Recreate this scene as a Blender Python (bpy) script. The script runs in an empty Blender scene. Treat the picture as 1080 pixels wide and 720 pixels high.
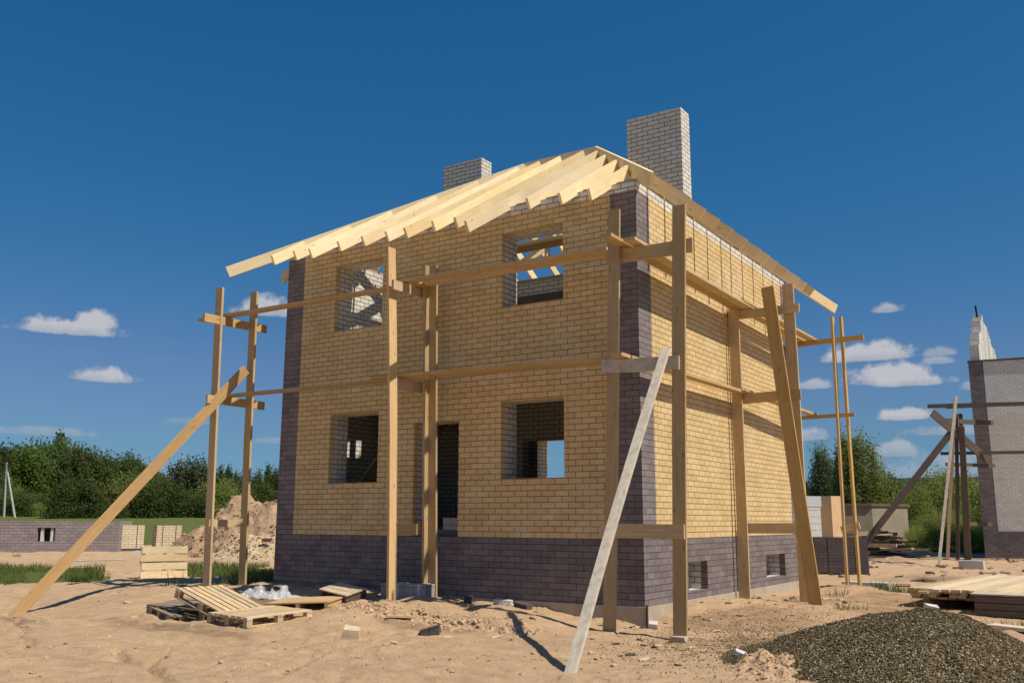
import bpy, math, random
import numpy as np
from mathutils import Vector, Matrix
random.seed(7); rng = np.random.default_rng(7)
sc = bpy.context.scene
col = sc.collection
V = Vector

# ------------------------------------------------------------------ node helpers
def mat(name):
    m = bpy.data.materials.new(name); m.use_nodes = True
    nt = m.node_tree; nt.nodes.clear()
    out = nt.nodes.new('ShaderNodeOutputMaterial')
    b = nt.nodes.new('ShaderNodeBsdfPrincipled')
    b.inputs['Roughness'].default_value = .85
    b.inputs['Specular IOR Level'].default_value = .2
    nt.links.new(b.outputs[0], out.inputs[0])
    return m, nt, b, out
def N(nt, typ, **kw):
    n = nt.nodes.new(typ)
    for k, v in kw.items():
        if k.startswith('_'): setattr(n, k[1:], v)
        else:
            key = k.replace('__', ' ')
            n.inputs[key].default_value = v
    return n
def L(nt, a, b): nt.links.new(a, b)
def mth(nt, op, a, b=None, c=None, clamp=False):
    n = nt.nodes.new('ShaderNodeMath'); n.operation = op; n.use_clamp = clamp
    for i, v in enumerate((a, b, c)):
        if v is None: continue
        if isinstance(v, (int, float)): n.inputs[i].default_value = v
        else: nt.links.new(v, n.inputs[i])
    return n.outputs[0]
def ramp(nt, fac, stops, interp='LINEAR'):
    r = nt.nodes.new('ShaderNodeValToRGB'); r.color_ramp.interpolation = interp
    e = r.color_ramp.elements
    while len(e) < len(stops): e.new(.5)
    for i, (p, c) in enumerate(stops):
        e[i].position = p; e[i].color = (*c, 1) if len(c) == 3 else c
    nt.links.new(fac, r.inputs[0]); return r.outputs[0]
def mixc(nt, fac, a, b, blend='MIX'):
    n = nt.nodes.new('ShaderNodeMix'); n.data_type = 'RGBA'; n.blend_type = blend
    for i, v in ((0, fac), (6, a), (7, b)):
        if isinstance(v, (int, float)): n.inputs[i].default_value = v
        elif isinstance(v, tuple): n.inputs[i].default_value = (*v, 1)
        else: nt.links.new(v, n.inputs[i])
    return n.outputs[2]
def noise(nt, vec, scale, detail=4, rough=.55, dist=0):
    n = N(nt, 'ShaderNodeTexNoise', Scale=scale, Detail=detail, Roughness=rough, Distortion=dist)
    if vec is not None: nt.links.new(vec, n.inputs['Vector'])
    return n.outputs['Fac']
def bump(nt, b, h, strength=.5, dist=.01):
    n = N(nt, 'ShaderNodeBump', Strength=strength, Distance=dist)
    nt.links.new(h, n.inputs['Height']); nt.links.new(n.outputs[0], b.inputs['Normal'])
def geo(nt): return nt.nodes.new('ShaderNodeNewGeometry').outputs['Position']
def uvn(nt): return nt.nodes.new('ShaderNodeUVMap').outputs[0]
def orand(nt): return nt.nodes.new('ShaderNodeObjectInfo').outputs['Random']

# ------------------------------------------------------------------ materials
def brick_mat(name, c1, c2, mortar, bw=.262, bh=.0968, ms=.005, tint=.5, bmp=.6, stain=(.0, (.1, .1, .1))):
    m, nt, b, o = mat(name); uv = uvn(nt)
    # slight wobble so that courses are not ruler straight
    wob = N(nt, 'ShaderNodeTexNoise', Scale=1.3, Detail=3); L(nt, uv, wob.inputs['Vector'])
    vs = nt.nodes.new('ShaderNodeVectorMath'); vs.operation = 'MULTIPLY_ADD'
    L(nt, wob.outputs['Color'], vs.inputs[0]); vs.inputs[1].default_value = (.012, .009, 0); L(nt, uv, vs.inputs[2])
    br = N(nt, 'ShaderNodeTexBrick', Scale=1.0, Mortar__Size=ms, Mortar__Smooth=.25, Bias=0.0, Brick__Width=bw, Row__Height=bh)
    br.offset = .5; L(nt, vs.outputs[0], br.inputs['Vector'])
    br.inputs['Color1'].default_value = (*c1, 1); br.inputs['Color2'].default_value = (*c2, 1); br.inputs['Mortar'].default_value = (*mortar, 1)
    n1 = noise(nt, uv, 2.2, 5); n2 = noise(nt, uv, 38, 4, .7)
    f = ramp(nt, n1, [(.3, (1 - .16 * tint,) * 3), (.7, (1.0,) * 3)])
    c = mixc(nt, 1.0, br.outputs['Color'], f, 'MULTIPLY')
    f2 = ramp(nt, n2, [(.25, (1 - .3 * tint,) * 3), (.6, (1.05,) * 3)])
    c = mixc(nt, 1.0, c, f2, 'MULTIPLY')
    if stain[0] > 0:
        n3 = noise(nt, uv, 1.1, 6, .65)
        c = mixc(nt, mth(nt, 'MULTIPLY', ramp(nt, n3, [(.5, (0, 0, 0)), (.72, (1, 1, 1))]), stain[0]), c, stain[1])
    L(nt, c, b.inputs['Base Color'])
    h = mth(nt, 'ADD', mth(nt, 'MULTIPLY', mth(nt, 'SUBTRACT', 1, br.outputs['Fac']), 1.0), mth(nt, 'MULTIPLY', n2, .35))
    bump(nt, b, h, bmp, .012)
    return m
M = {}
M['yellow'] = brick_mat('yellow_brick', (.77, .56, .285), (.67, .475, .225), (.20, .125, .06), ms=.0062, tint=.75, stain=(.3, (.70, .62, .48)))
M['purple'] = brick_mat('purple_brick', (.285, .24, .236), (.205, .172, .17), (.055, .045, .046), tint=.9, stain=(.35, (.27, .235, .22)))
M['purple_base'] = brick_mat('purple_base_brick', (.262, .218, .213), (.182, .15, .147), (.05, .041, .042), bh=.1, tint=.9, stain=(.4, (.27, .23, .21)))
M['white'] = brick_mat('white_brick', (.82, .77, .69), (.70, .65, .58), (.20, .17, .14), ms=.009, tint=.8, stain=(.3, (.45, .36, .28)))
M['block'] = brick_mat('grey_block', (.42, .40, .38), (.36, .34, .325), (.15, .13, .12), bw=.4, bh=.2, tint=.7)
M['brownbrick'] = brick_mat('brown_brick', (.125, .10, .10), (.095, .075, .075), (.03, .025, .025), bw=.25, bh=.088, tint=.8)
M['whitehouse'] = brick_mat('pale_brick', (.88, .84, .76), (.78, .74, .66), (.3, .27, .24), tint=.6)

def wood_mat(name, c1, c2, dark, weather=0, knots=1):
    m, nt, b, o = mat(name); uv = uvn(nt); rn = orand(nt)
    mp = N(nt, 'ShaderNodeMapping'); L(nt, uv, mp.inputs[0]); mp.inputs['Scale'].default_value = (1.1, 22, 1)
    cmb = nt.nodes.new('ShaderNodeCombineXYZ'); L(nt, mth(nt, 'MULTIPLY', rn, 37), cmb.inputs[0]); L(nt, mth(nt, 'MULTIPLY', rn, 11), cmb.inputs[1])
    L(nt, cmb.outputs[0], mp.inputs['Location'])
    g = noise(nt, mp.outputs[0], 1.6, 5, .6, .6)
    mp2 = N(nt, 'ShaderNodeMapping'); L(nt, uv, mp2.inputs[0]); mp2.inputs['Scale'].default_value = (2.6, 7.5, 1); L(nt, cmb.outputs[0], mp2.inputs['Location'])
    vo = N(nt, 'ShaderNodeTexVoronoi', Scale=1.0); L(nt, mp2.outputs[0], vo.inputs['Vector'])
    k = ramp(nt, vo.outputs['Distance'], [(.05, (1, 1, 1)), (.13, (0, 0, 0))])
    c = ramp(nt, g, [(.3, c2), (.62, c1)])
    big = noise(nt, uv, .9, 4)
    c = mixc(nt, ramp(nt, big, [(.42, (0, 0, 0)), (.75, (.55, .55, .55))]), c, dark)
    c = mixc(nt, mth(nt, 'MULTIPLY', k, .8 * knots), c, tuple(x * .42 for x in c2))
    hs = N(nt, 'ShaderNodeHueSaturation', Fac=1.0)
    L(nt, mth(nt, 'MULTIPLY_ADD', rn, .34, .82), hs.inputs['Value'])
    L(nt, mth(nt, 'MULTIPLY_ADD', mth(nt, 'FRACT', mth(nt, 'MULTIPLY', rn, 7.31)), .25, .86), hs.inputs['Saturation'])
    L(nt, c, hs.inputs['Color'])
    if weather:
        w = noise(nt, geo(nt), 9, 5)
        c = mixc(nt, mth(nt, 'MULTIPLY', ramp(nt, w, [(.45, (0, 0, 0)), (.65, (1, 1, 1))]), weather), hs.outputs[0], (.16, .13, .1))
        L(nt, c, b.inputs['Base Color'])
    else: L(nt, hs.outputs[0], b.inputs['Base Color'])
    b.inputs['Roughness'].default_value = .72
    bump(nt, b, g, .35, .004)
    return m
M['rafter'] = wood_mat('fresh_pine', (.93, .75, .45), (.83, .62, .33), (.74, .51, .25))
M['board'] = wood_mat('scaffold_pine', (.60, .42, .20), (.47, .315, .14), (.40, .265, .12), weather=.12)
M['boardpale'] = wood_mat('pale_plank', (.70, .60, .46), (.58, .48, .36), (.45, .37, .27), weather=.3, knots=.3)
M['orange'] = wood_mat('orange_plank', (.66, .42, .17), (.54, .33, .125), (.48, .28, .1), weather=.06)
M['pallet'] = wood_mat('pallet_wood', (.66, .50, .31), (.52, .38, .22), (.42, .30, .18), weather=.25)
M['olddark'] = wood_mat('old_dark_wood', (.15, .115, .09), (.10, .075, .06), (.07, .055, .045), weather=.3)
M['oldgrey'] = wood_mat('grey_old_wood', (.36, .28, .19), (.27, .205, .135), (.2, .15, .1), weather=.4)
M['lumber'] = wood_mat('lumber_wood', (.70, .55, .35), (.60, .45, .27), (.48, .35, .2), weather=.12)

def plain(name, c1, c2, scale=6, bmp=.4, rough=.9, bd=.01):
    m, nt, b, o = mat(name); p = geo(nt)
    n = noise(nt, p, scale, 6, .65)
    L(nt, ramp(nt, n, [(.3, c2), (.7, c1)]), b.inputs['Base Color'])
    b.inputs['Roughness'].default_value = rough
    bump(nt, b, noise(nt, p, scale * 5, 5, .7), bmp, bd); return m
M['concrete'] = plain('concrete', (.50, .42, .32), (.38, .31, .23), 3)
M['slab'] = plain('slab_concrete', (.36, .33, .29), (.27, .24, .21), 3)
M['aac'] = plain('aerated_block', (.62, .60, .57), (.52, .50, .47), 9)
M['metal'] = plain('dull_metal', (.40, .43, .38), (.34, .37, .33), 1.2, .1, .6)
M['darkmetal'] = plain('dark_metal', (.03, .03, .03), (.02, .02, .02), 6, .1, .5)
M['polecon'] = plain('pole_concrete', (.5, .48, .45), (.4, .39, .37), 4, .2)
M['bark'] = plain('bark', (.10, .075, .055), (.05, .04, .03), 6)
M['paleplaster'] = plain('pale_plaster', (.7, .66, .6), (.55, .5, .45), 5, .5)
M['rust'] = plain('rust_pipe', (.16, .09, .09), (.10, .06, .06), 8)
M['panel'] = plain('panel_concrete', (.33, .285, .22), (.25, .21, .16), 1.6)
m, nt, b, o = mat('plastic_film')
b.inputs['Base Color'].default_value = (.72, .74, .76, 1); b.inputs['Roughness'].default_value = .25
b.inputs['Specular IOR Level'].default_value = .5; b.inputs['Alpha'].default_value = .5
M['film'] = m

# soil
m, nt, b, o = mat('sandy_soil'); p = geo(nt)
n1 = noise(nt, p, .55, 5, .6); n2 = noise(nt, p, 3.5, 6, .65); n3 = noise(nt, p, 30, 5, .7); n4 = noise(nt, p, 130, 3, .7)
c = ramp(nt, n2, [(.28, (.43, .285, .165)), (.5, (.585, .40, .242)), (.74, (.67, .48, .305))])
c = mixc(nt, ramp(nt, n1, [(.36, (.5, .5, .5)), (.62, (0, 0, 0))]), c, (.53, .345, .21))
mp = N(nt, 'ShaderNodeMapping'); L(nt, p, mp.inputs[0]); mp.inputs['Rotation'].default_value = (0, 0, -.52); mp.inputs['Scale'].default_value = (.28, 2.2, 1)
n5 = noise(nt, mp.outputs[0], 1.1, 5, .6)
c = mixc(nt, ramp(nt, n5, [(.5, (0, 0, 0)), (.68, (.4, .4, .4))]), c, (.42, .27, .165))
c = mixc(nt, ramp(nt, n3, [(.30, (.6, .6, .6)), (.47, (0, 0, 0))]), c, (.36, .235, .14))
vo = N(nt, 'ShaderNodeTexVoronoi', Scale=26.0); L(nt, p, vo.inputs['Vector'])
c = mixc(nt, ramp(nt, vo.outputs['Distance'], [(.09, (.5, .5, .5)), (.16, (0, 0, 0))]), c, (.66, .52, .38))
wa = N(nt, 'ShaderNodeAttribute', _attribute_name='damp'); c = mixc(nt, mth(nt, 'MULTIPLY', wa.outputs['Fac'], ramp(nt, n2, [(.3, (.9, .9, .9)), (.7, (.35, .35, .35))])), c, (.27, .175, .105))
at = N(nt, 'ShaderNodeAttribute', _attribute_name='grass')
g0 = noise(nt, p, .9, 5, .6)
gc = ramp(nt, noise(nt, p, 14, 4, .7), [(.3, (.060, .085, .018)), (.7, (.16, .175, .055))])
gf = mth(nt, 'GREATER_THAN', mth(nt, 'ADD', at.outputs['Fac'], mth(nt, 'MULTIPLY', mth(nt, 'SUBTRACT', g0, .5), .9)), .5)
c = mixc(nt, gf, c, gc)
L(nt, c, b.inputs['Base Color'])
b.inputs['Roughness'].default_value = .95; b.inputs['Specular IOR Level'].default_value = .08
h = mth(nt, 'ADD', mth(nt, 'MULTIPLY', n3, .7), mth(nt, 'ADD', mth(nt, 'MULTIPLY', n4, .3), mth(nt, 'MULTIPLY', n2, 1.4)))
bump(nt, b, h, .9, .045)
M['soil'] = m
def heap_mat(name, a, c2, d, sc1=3):
    m, nt, b, o = mat(name); p = geo(nt)
    n2 = noise(nt, p, sc1, 6, .65); n3 = noise(nt, p, 25, 5, .7)
    c = ramp(nt, n2, [(.3, d), (.5, a), (.72, c2)])
    c = mixc(nt, ramp(nt, n3, [(.3, (.6, .6, .6)), (.5, (0, 0, 0))]), c, tuple(x * .5 for x in d))
    L(nt, c, b.inputs['Base Color']); b.inputs['Roughness'].default_value = .95; b.inputs['Specular IOR Level'].default_value = .08
    bump(nt, b, mth(nt, 'ADD', n2, mth(nt, 'MULTIPLY', n3, .5)), .9, .05); return m
M['heap'] = heap_mat('heap_soil', (.42, .285, .18), (.52, .375, .25), (.32, .20, .12), 1.8)
M['sandheap'] = heap_mat('pale_sand', (.56, .43, .27), (.64, .51, .34), (.46, .34, .2), 2.5)
M['clod'] = heap_mat('clod_soil', (.58, .395, .245), (.68, .48, .31), (.46, .30, .18), 9)
m, nt, b, o = mat('gravel'); p = geo(nt)
vo = N(nt, 'ShaderNodeTexVoronoi', Scale=48.0); L(nt, p, vo.inputs['Vector'])
sx = nt.nodes.new('ShaderNodeSeparateColor'); L(nt, vo.outputs['Color'], sx.inputs[0])
c = ramp(nt, sx.outputs[0], [(0, (.078, .054, .026)), (.5, (.165, .120, .062)), (.8, (.225, .168, .09)), (.96, (.45, .37, .25))])
L(nt, c, b.inputs['Base Color']); b.inputs['Roughness'].default_value = .9
bump(nt, b, vo.outputs['Distance'], 1.0, .03)
M['gravel'] = m
def leaf_mat(name, c1, c2, c3):
    m, nt, b, o = mat(name); p = geo(nt); rn = orand(nt)
    n = noise(nt, p, .45, 3); n2 = noise(nt, p, 4, 3, .7)
    f = mth(nt, 'MULTIPLY_ADD', n2, .45, mth(nt, 'MULTIPLY', n, .55))
    c = ramp(nt, f, [(.3, c1), (.5, c2), (.7, c3)])
    hs = N(nt, 'ShaderNodeHueSaturation'); L(nt, c, hs.inputs['Color'])
    L(nt, mth(nt, 'MULTIPLY_ADD', rn, .5, .75), hs.inputs['Value']); L(nt, mth(nt, 'MULTIPLY_ADD', rn, .03, .485), hs.inputs['Hue'])
    L(nt, hs.outputs[0], b.inputs['Base Color'])
    tr = nt.nodes.new('ShaderNodeBsdfTranslucent'); L(nt, hs.outputs[0], tr.inputs[0])
    mx = N(nt, 'ShaderNodeMixShader', Fac=.5); L(nt, b.outputs[0], mx.inputs[1]); L(nt, tr.outputs[0], mx.inputs[2]); L(nt, mx.outputs[0], o.inputs[0])
    return m
M['leafdark'] = leaf_mat('dark_leaves', (.055, .082, .022), (.105, .145, .042), (.17, .21, .07))
M['leaflight'] = leaf_mat('light_leaves', (.07, .105, .02), (.135, .185, .04), (.21, .255, .07))
M['leafpale'] = leaf_mat('pale_leaves', (.10, .125, .055), (.15, .18, .085), (.21, .235, .12))
M['leafmid'] = leaf_mat('sunny_leaves', (.14, .18, .04), (.26, .31, .08), (.38, .42, .14))
M['blade'] = leaf_mat('grass_blades', (.09, .115, .022), (.17, .195, .05), (.30, .28, .11))

# ------------------------------------------------------------------ mesh builder
class MB:
    def __init__(s): s.v = []; s.f = []; s.uv = []; s.mi = []
    def quad(s, pts, uvs, mi=0):
        i = len(s.v); s.v += [tuple(p) for p in pts]; s.f.append(tuple(range(i, i + len(pts)))); s.uv += list(uvs); s.mi.append(mi)
    def box(s, x0, x1, y0, y1, z0, z1, mi=0, dv=0.0):
        q = s.quad
        q([(x0,y0,z0),(x1,y0,z0),(x1,y0,z1),(x0,y0,z1)], [(x0,z0+dv),(x1,z0+dv),(x1,z1+dv),(x0,z1+dv)], mi)
        q([(x1,y1,z0),(x0,y1,z0),(x0,y1,z1),(x1,y1,z1)], [(x1,z0+dv),(x0,z0+dv),(x0,z1+dv),(x1,z1+dv)], mi)
        q([(x1,y0,z0),(x1,y1,z0),(x1,y1,z1),(x1,y0,z1)], [(y0,z0+dv),(y1,z0+dv),(y1,z1+dv),(y0,z1+dv)], mi)
        q([(x0,y1,z0),(x0,y0,z0),(x0,y0,z1),(x0,y1,z1)], [(y1,z0+dv),(y0,z0+dv),(y0,z1+dv),(y1,z1+dv)], mi)
        q([(x0,y0,z1),(x1,y0,z1),(x1,y1,z1),(x0,y1,z1)], [(x0,y0),(x1,y0),(x1,y1),(x0,y1)], mi)
        q([(x0,y1,z0),(x1,y1,z0),(x1,y0,z0),(x0,y0,z0)], [(x0,y1),(x1,y1),(x1,y0),(x0,y0)], mi)
        return s
    def beam(s, a, b, w, t, wd, seg=1, bow=0.0, taper=1.0):
        a = V(a); b = V(b); ax = b - a; ln = ax.length; ax.normalize()
        W = V(wd); W = (W - ax * W.dot(ax)).normalized(); T = ax.cross(W)
        off = random.uniform(0, 50); k1 = random.uniform(-1, 1) * bow; k2 = random.uniform(-1, 1) * bow
        rings = []
        for i in range(seg + 1):
            u = i / seg; c = a + ax * (ln * u) + W * (k1 * math.sin(math.pi * u)) + T * (k2 * math.sin(math.pi * u * 1.0))
            q = 1 + (taper - 1) * u
            rings.append([c + W * (sw * w / 2 * q) + T * (st * t / 2 * q) for sw, st in ((-1,-1),(1,-1),(1,1),(-1,1))])
        for i in range(seg):
            r0, r1 = rings[i], rings[i + 1]; u0 = ln * i / seg + off; u1 = ln * (i + 1) / seg + off
            for j in range(4):
                k = (j + 1) % 4; d = w if j % 2 == 0 else t; vo = off + j * .37
                s.quad([r0[j], r0[k], r1[k], r1[j]], [(u0, vo), (u0, vo + d), (u1, vo + d), (u1, vo)])
        for r, fl in ((rings[0], 1), (rings[-1], 0)):
            pts = r[::-1] if fl else r
            s.quad(pts, [(off, off), (off + .02, off), (off + .02, off + .1), (off, off + .1)])
        return s
    def mesh(s, name, o=(0, 0, 0)):
        me = bpy.data.meshes.new(name)
        vs = np.array(s.v, dtype=float).reshape(-1, 3) - np.array(o)
        me.from_pydata(vs.tolist(), [], s.f)
        uvl = me.uv_layers.new(name='UVMap'); uvl.data.foreach_set('uv', np.array(s.uv, dtype=np.float32).ravel())
        me.polygons.foreach_set('material_index', np.array(s.mi, dtype=np.int32)); me.update()
        return me
    def build(s, name, m, parent=None, bevel=0, local=False):
        if not s.f: return None
        if local: o = (0, 0, 0); loc = (0, 0, 0)
        elif parent is not None: o = tuple(root_loc(parent)); loc = (0, 0, 0)
        else:
            a = np.array(s.v); o = tuple((a.min(0)[i] + a.max(0)[i]) / 2 for i in (0, 1)) + (a.min(0)[2],); loc = o
        ob = bpy.data.objects.new(name, s.mesh(name, o)); col.objects.link(ob)
        for mm in (m if isinstance(m, list) else [m]): ob.data.materials.append(M[mm] if isinstance(mm, str) else mm)
        if parent is not None: ob.parent = parent
        ob.location = loc
        if bevel:
            bv = ob.modifiers.new('Bevel', 'BEVEL'); bv.width = bevel; bv.segments = 1; bv.limit_method = 'ANGLE'
        return ob
def root_loc(p):
    l = V((0, 0, 0))
    while p is not None: l = l + p.location; p = p.parent
    return l
def tag(o, label=None, cat=None, group=None, kind=None):
    if label: o['label'] = label
    if cat: o['category'] = cat
    if group: o['group'] = group
    if kind: o['kind'] = kind
    return o
def thing(name, label, cat, loc=(0, 0, 0), group=None, rot=(0, 0, 0)):
    o = bpy.data.objects.new(name, None); col.objects.link(o); o.location = loc; o.rotation_euler = rot; o.empty_display_size = .2
    return tag(o, label, cat, group)
def copy_tree(o, parent=None):
    c = o.copy(); col.objects.link(c)
    if parent is not None: c.parent = parent
    for ch in [x for x in o.children]: copy_tree(ch, c)
    return c
def numpy_mesh(name, verts, faces, m, parent=None, loc=(0, 0, 0), smooth=False):
    me = bpy.data.meshes.new(name); me.from_pydata((np.asarray(verts) - np.array(loc)).tolist(), [], np.asarray(faces).tolist()); me.update()
    ob = bpy.data.objects.new(name, me); col.objects.link(ob); me.materials.append(M[m])
    if parent is not None: ob.parent = parent
    else: ob.location = loc
    if smooth: me.polygons.foreach_set('use_smooth', np.ones(len(me.polygons), dtype=bool))
    return ob

# ------------------------------------------------------------------ numpy noise, ground height
def hsh(ix, iy, s):
    n = (ix * 374761393 + iy * 668265263 + s * 974711) & 0x7fffffff
    n = ((n ^ (n >> 13)) * 1274126177) & 0x7fffffff
    return ((n ^ (n >> 16)) & 0xffff) / 65535.0
def vnoise(x, y, s=0):
    x = np.asarray(x, float); y = np.asarray(y, float)
    ix = np.floor(x).astype(np.int64); iy = np.floor(y).astype(np.int64); fx = x - ix; fy = y - iy
    fx = fx * fx * (3 - 2 * fx); fy = fy * fy * (3 - 2 * fy)
    a = hsh(ix, iy, s); b_ = hsh(ix + 1, iy, s); c_ = hsh(ix, iy + 1, s); d = hsh(ix + 1, iy + 1, s)
    return (a * (1 - fx) + b_ * fx) * (1 - fy) + (c_ * (1 - fx) + d * fx) * fy - .5
def fbm(x, y, f=1.0, o=4, s=0, g=.5):
    t = 0; a = 1
    for i in range(o): t = t + a * vnoise(np.asarray(x) * f, np.asarray(y) * f, s + i * 17); f *= 2.03; a *= g
    return t
def sst(a, b, x): t = np.clip((np.asarray(x, float) - a) / (b - a), 0, 1); return t * t * (3 - 2 * t)
CP = np.array([(0,-.3,-.28),(.3,-1,-.3),(.94,-.9,-.33),(-.12,-.9,-.25),(1.12,-4.28,-.31),(-3,-5,-.32),(1,-6,-.34),(5,-3,-.33),(-6,-5,-.3),(-8,-6,-.3),(3,-8,-.36),(8,-6,-.36),
  (-3.8,-.35,-.04),(-4,-1.1,-.06),(-6,-.3,.06),(-8,0,.07),(-8.7,-1.1,-.04),(-8.6,-.3,-.05),(-9.9,-4,-.3),(-5.4,-3,-.27),(-7,-2,-.15),(-2,-.3,-.09),(-1,-.3,-.19),(-.5,-.2,-.24),(-2.2,-2.6,-.27),
  (.2,1,-.15),(.25,2,-.05),(.25,3,-.1),(.15,4.1,-.15),(1.4,3.8,-.15),(1.2,4.3,-.16),(.2,7.6,-.2),(1,8.2,-.07),(1.6,9.1,-.25),(3,6,-.28),(5,4,-.32),(7,1,-.33),(4,12,-.22),(0,14,-.2),(0,20,-.25),(1,30,-.15),(10,20,-.2),
  (-12,0,-.06),(-14.0,1.9,-.2),(-13,-6,-.25),(-16,4,0),(-24,6,.15),(-20,7,.02),(-30,-5,.1),(-16,10,0),(-9,6,.0),(-9,12,0)], float)
def gbase(x, y):
    x = np.asarray(x, float); y = np.asarray(y, float)
    num = np.zeros_like(x + y); den = np.zeros_like(x + y)
    for cx, cy, cz in CP:
        w = 1 / ((x - cx) ** 2 + (y - cy) ** 2 + .12) ** 1.7; num += w * cz; den += w
    h = num / den
    # rough step of dug soil in front of the house
    e = -1.75 + .5 * fbm(x, 0 * y, .7, 3, 5)
    h = h + .10 * sst(e - .16, e + .10, y) * sst(-4.6, -3.4, x) * (1 - sst(-1.4, -.5, x)) * (1 - sst(-.9, -.2, y))
    r = np.hypot(x + 2, y); f = sst(28, 60, r); h = h * (1 - f) + (.05 + 2.1 * sst(50, 165, r)) * f
    return h
def gfine(x, y):
    r = np.hypot(np.asarray(x) - 0, np.asarray(y)); k = 1 - sst(18, 50, r)
    rough = .35 + 1.3 * np.clip(fbm(x, y, .35, 3, 71) + .25, 0, 1)
    st = fbm(np.asarray(x) * .87 + np.asarray(y) * .5, (-np.asarray(x) * .5 + np.asarray(y) * .87) * 3.2, .8, 4, 31)
    return k * rough * (.06 * fbm(x, y, .8, 3, 2) + .05 * st + .042 * np.clip(fbm(x, y, 4.5, 4, 9, .65), -.2, 1) + .06 * np.clip(fbm(x, y, 2.2, 3, 44) - .22, 0, 1)) + (1 - k) * .2 * fbm(x, y, .1, 3, 8)
def gh(x, y): return float(gbase(np.array([x]), np.array([y]))[0] + gfine(np.array([x]), np.array([y]))[0])

def axis_coords(lo, hi, step, far):
    c = list(np.arange(lo, hi + step / 2, step)); d = step
    while c[-1] < far: d *= 1.12; c.append(c[-1] + d)
    d = step
    while c[0] > -far: d *= 1.12; c.insert(0, c[0] - d)
    return np.array(c)
xs = axis_coords(-13, 6.5, .055, 900); ys = axis_coords(-8.6, 4.5, .055, 900)
X, Y = np.meshgrid(xs, ys); Z = gbase(X, Y) + gfine(X, Y)
# shallow dried-out crack in the front left
def crack(pts, wid, dep):
    global Z
    for (x0, y0), (x1, y1) in zip(pts[:-1], pts[1:]):
        dx, dy = x1 - x0, y1 - y0; t = np.clip(((X - x0) * dx + (Y - y0) * dy) / (dx * dx + dy * dy), 0, 1)
        d = np.hypot(X - x0 - t * dx, Y - y0 - t * dy); Z = Z - dep * np.clip(1 - d / wid, 0, 1)
crack([(-4.3,-6.0),(-3.84,-6.27),(-3.44,-6.36),(-2.99,-6.5),(-2.69,-6.62),(-2.3,-6.85),(-1.9,-7.1)], .09, .11)
crack([(-3.05,-6.5),(-3.45,-6.0),(-3.75,-5.65)], .07, .09)
crack([(-1.35,-6.1),(-1.6,-5.6),(-1.9,-4.85)], .07, .08)
crack([(-10.05,-4.2),(-8.6,-4.8),(-8.0,-5.16),(-7.3,-5.4),(-6.7,-5.9),(-6.1,-6.05),(-5.5,-6.4),(-5.2,-6.71),(-4.9,-7.2)], .06, .10)
for (x0, y0, x1, y1) in ((-13,-5.6,7,-4.1),(-13,-7.1,7,-5.7),(-9,-7.9,7,-7.2)):
    dx, dy = x1-x0, y1-y0; ln_ = math.hypot(dx, dy); d_ = ((X-x0)*dy-(Y-y0)*dx)/ln_ + .35*fbm(X,Y,.3,2,120); tr = np.exp(-(d_/.13)**2); ed = np.exp(-((np.abs(d_)-.24)/.08)**2)
    wgt = np.clip(.4+1.6*fbm(X,Y,.5,2,121),0,1)*(np.abs(X+3) < 11); Z = Z + wgt*(-.04*tr+.02*ed+.008*tr*np.sin(((X-x0)*dx+(Y-y0)*dy)/ln_*26))
nx, ny = len(xs), len(ys)
idx = np.arange(nx * ny).reshape(ny, nx)
F = np.stack([idx[:-1, :-1], idx[:-1, 1:], idx[1:, 1:], idx[1:, :-1]], -1).reshape(-1, 4)
me = bpy.data.meshes.new('ground'); nv = nx * ny
me.vertices.add(nv); me.vertices.foreach_set('co', np.stack([X, Y, Z], -1).astype(np.float32).ravel())
me.loops.add(len(F) * 4); me.loops.foreach_set('vertex_index', F.astype(np.int32).ravel())
me.polygons.add(len(F)); me.polygons.foreach_set('loop_start', np.arange(0, len(F) * 4, 4, dtype=np.int32)); me.polygons.foreach_set('loop_total', np.full(len(F), 4, dtype=np.int32))
me.update(calc_edges=True); me.polygons.foreach_set('use_smooth', np.ones(len(F), dtype=bool))
def grass_mask(x, y):
    x = np.asarray(x, float); y = np.asarray(y, float)
    g = sst(34, 48, np.hypot(x + 2, y + 4)) * (1 - .8 * sst(12, 5, np.abs(x - 3)) * (1 - sst(52, 58, y)))
    # strip on the left between the sandy yard and the brick foundation
    vx, vy = x - 6.309, y + 13.334; dd = vx * -.548 + vy * .8365; ll = (vx * .8365 + vy * .548) / dd
    g = np.maximum(g, .68 * sst(20.2, 21.2, dd) * (1 - sst(25.5, 27, dd)) * (1 - sst(-.435, -.41, ll)))
    t = (x + 12.0) * -.77 + (y + .1) * .64; s_ = (x + 12.0) * .64 + (y + .1) * .77
    if 0: g = np.maximum(g, .85 * sst(-1.4, 0, t) * sst(.1, .9, s_) * (1 - sst(3.2, 4.4, s_)) * (1 - sst(12, 14, t)))
    g = np.maximum(g, .8 * (1 - sst(.6, 2.4, np.hypot((x + 13.5) / 2.6, (y - 3.8) / 1.2) * 1.6)))
    g = np.maximum(g, .75 * (1 - sst(.5, 1.2, np.hypot((x - 5.4) / 1.3, (y - 3.0) / .9))))
    g = np.maximum(g, .7 * (1 - sst(.4, 1.0, np.hypot((x - 1.9) / .9, (y - 8.6) / 1.6))))
    g = np.maximum(g, .7 * (1 - sst(.5, 1.1, np.hypot((x + 8.9) / .8, (y - 1.2) / 1.8))))
    return g
a = me.attributes.new('grass', 'FLOAT', 'POINT'); a.data.foreach_set('value', grass_mask(X, Y).astype(np.float32).ravel())
dm = np.zeros_like(X)
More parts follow.
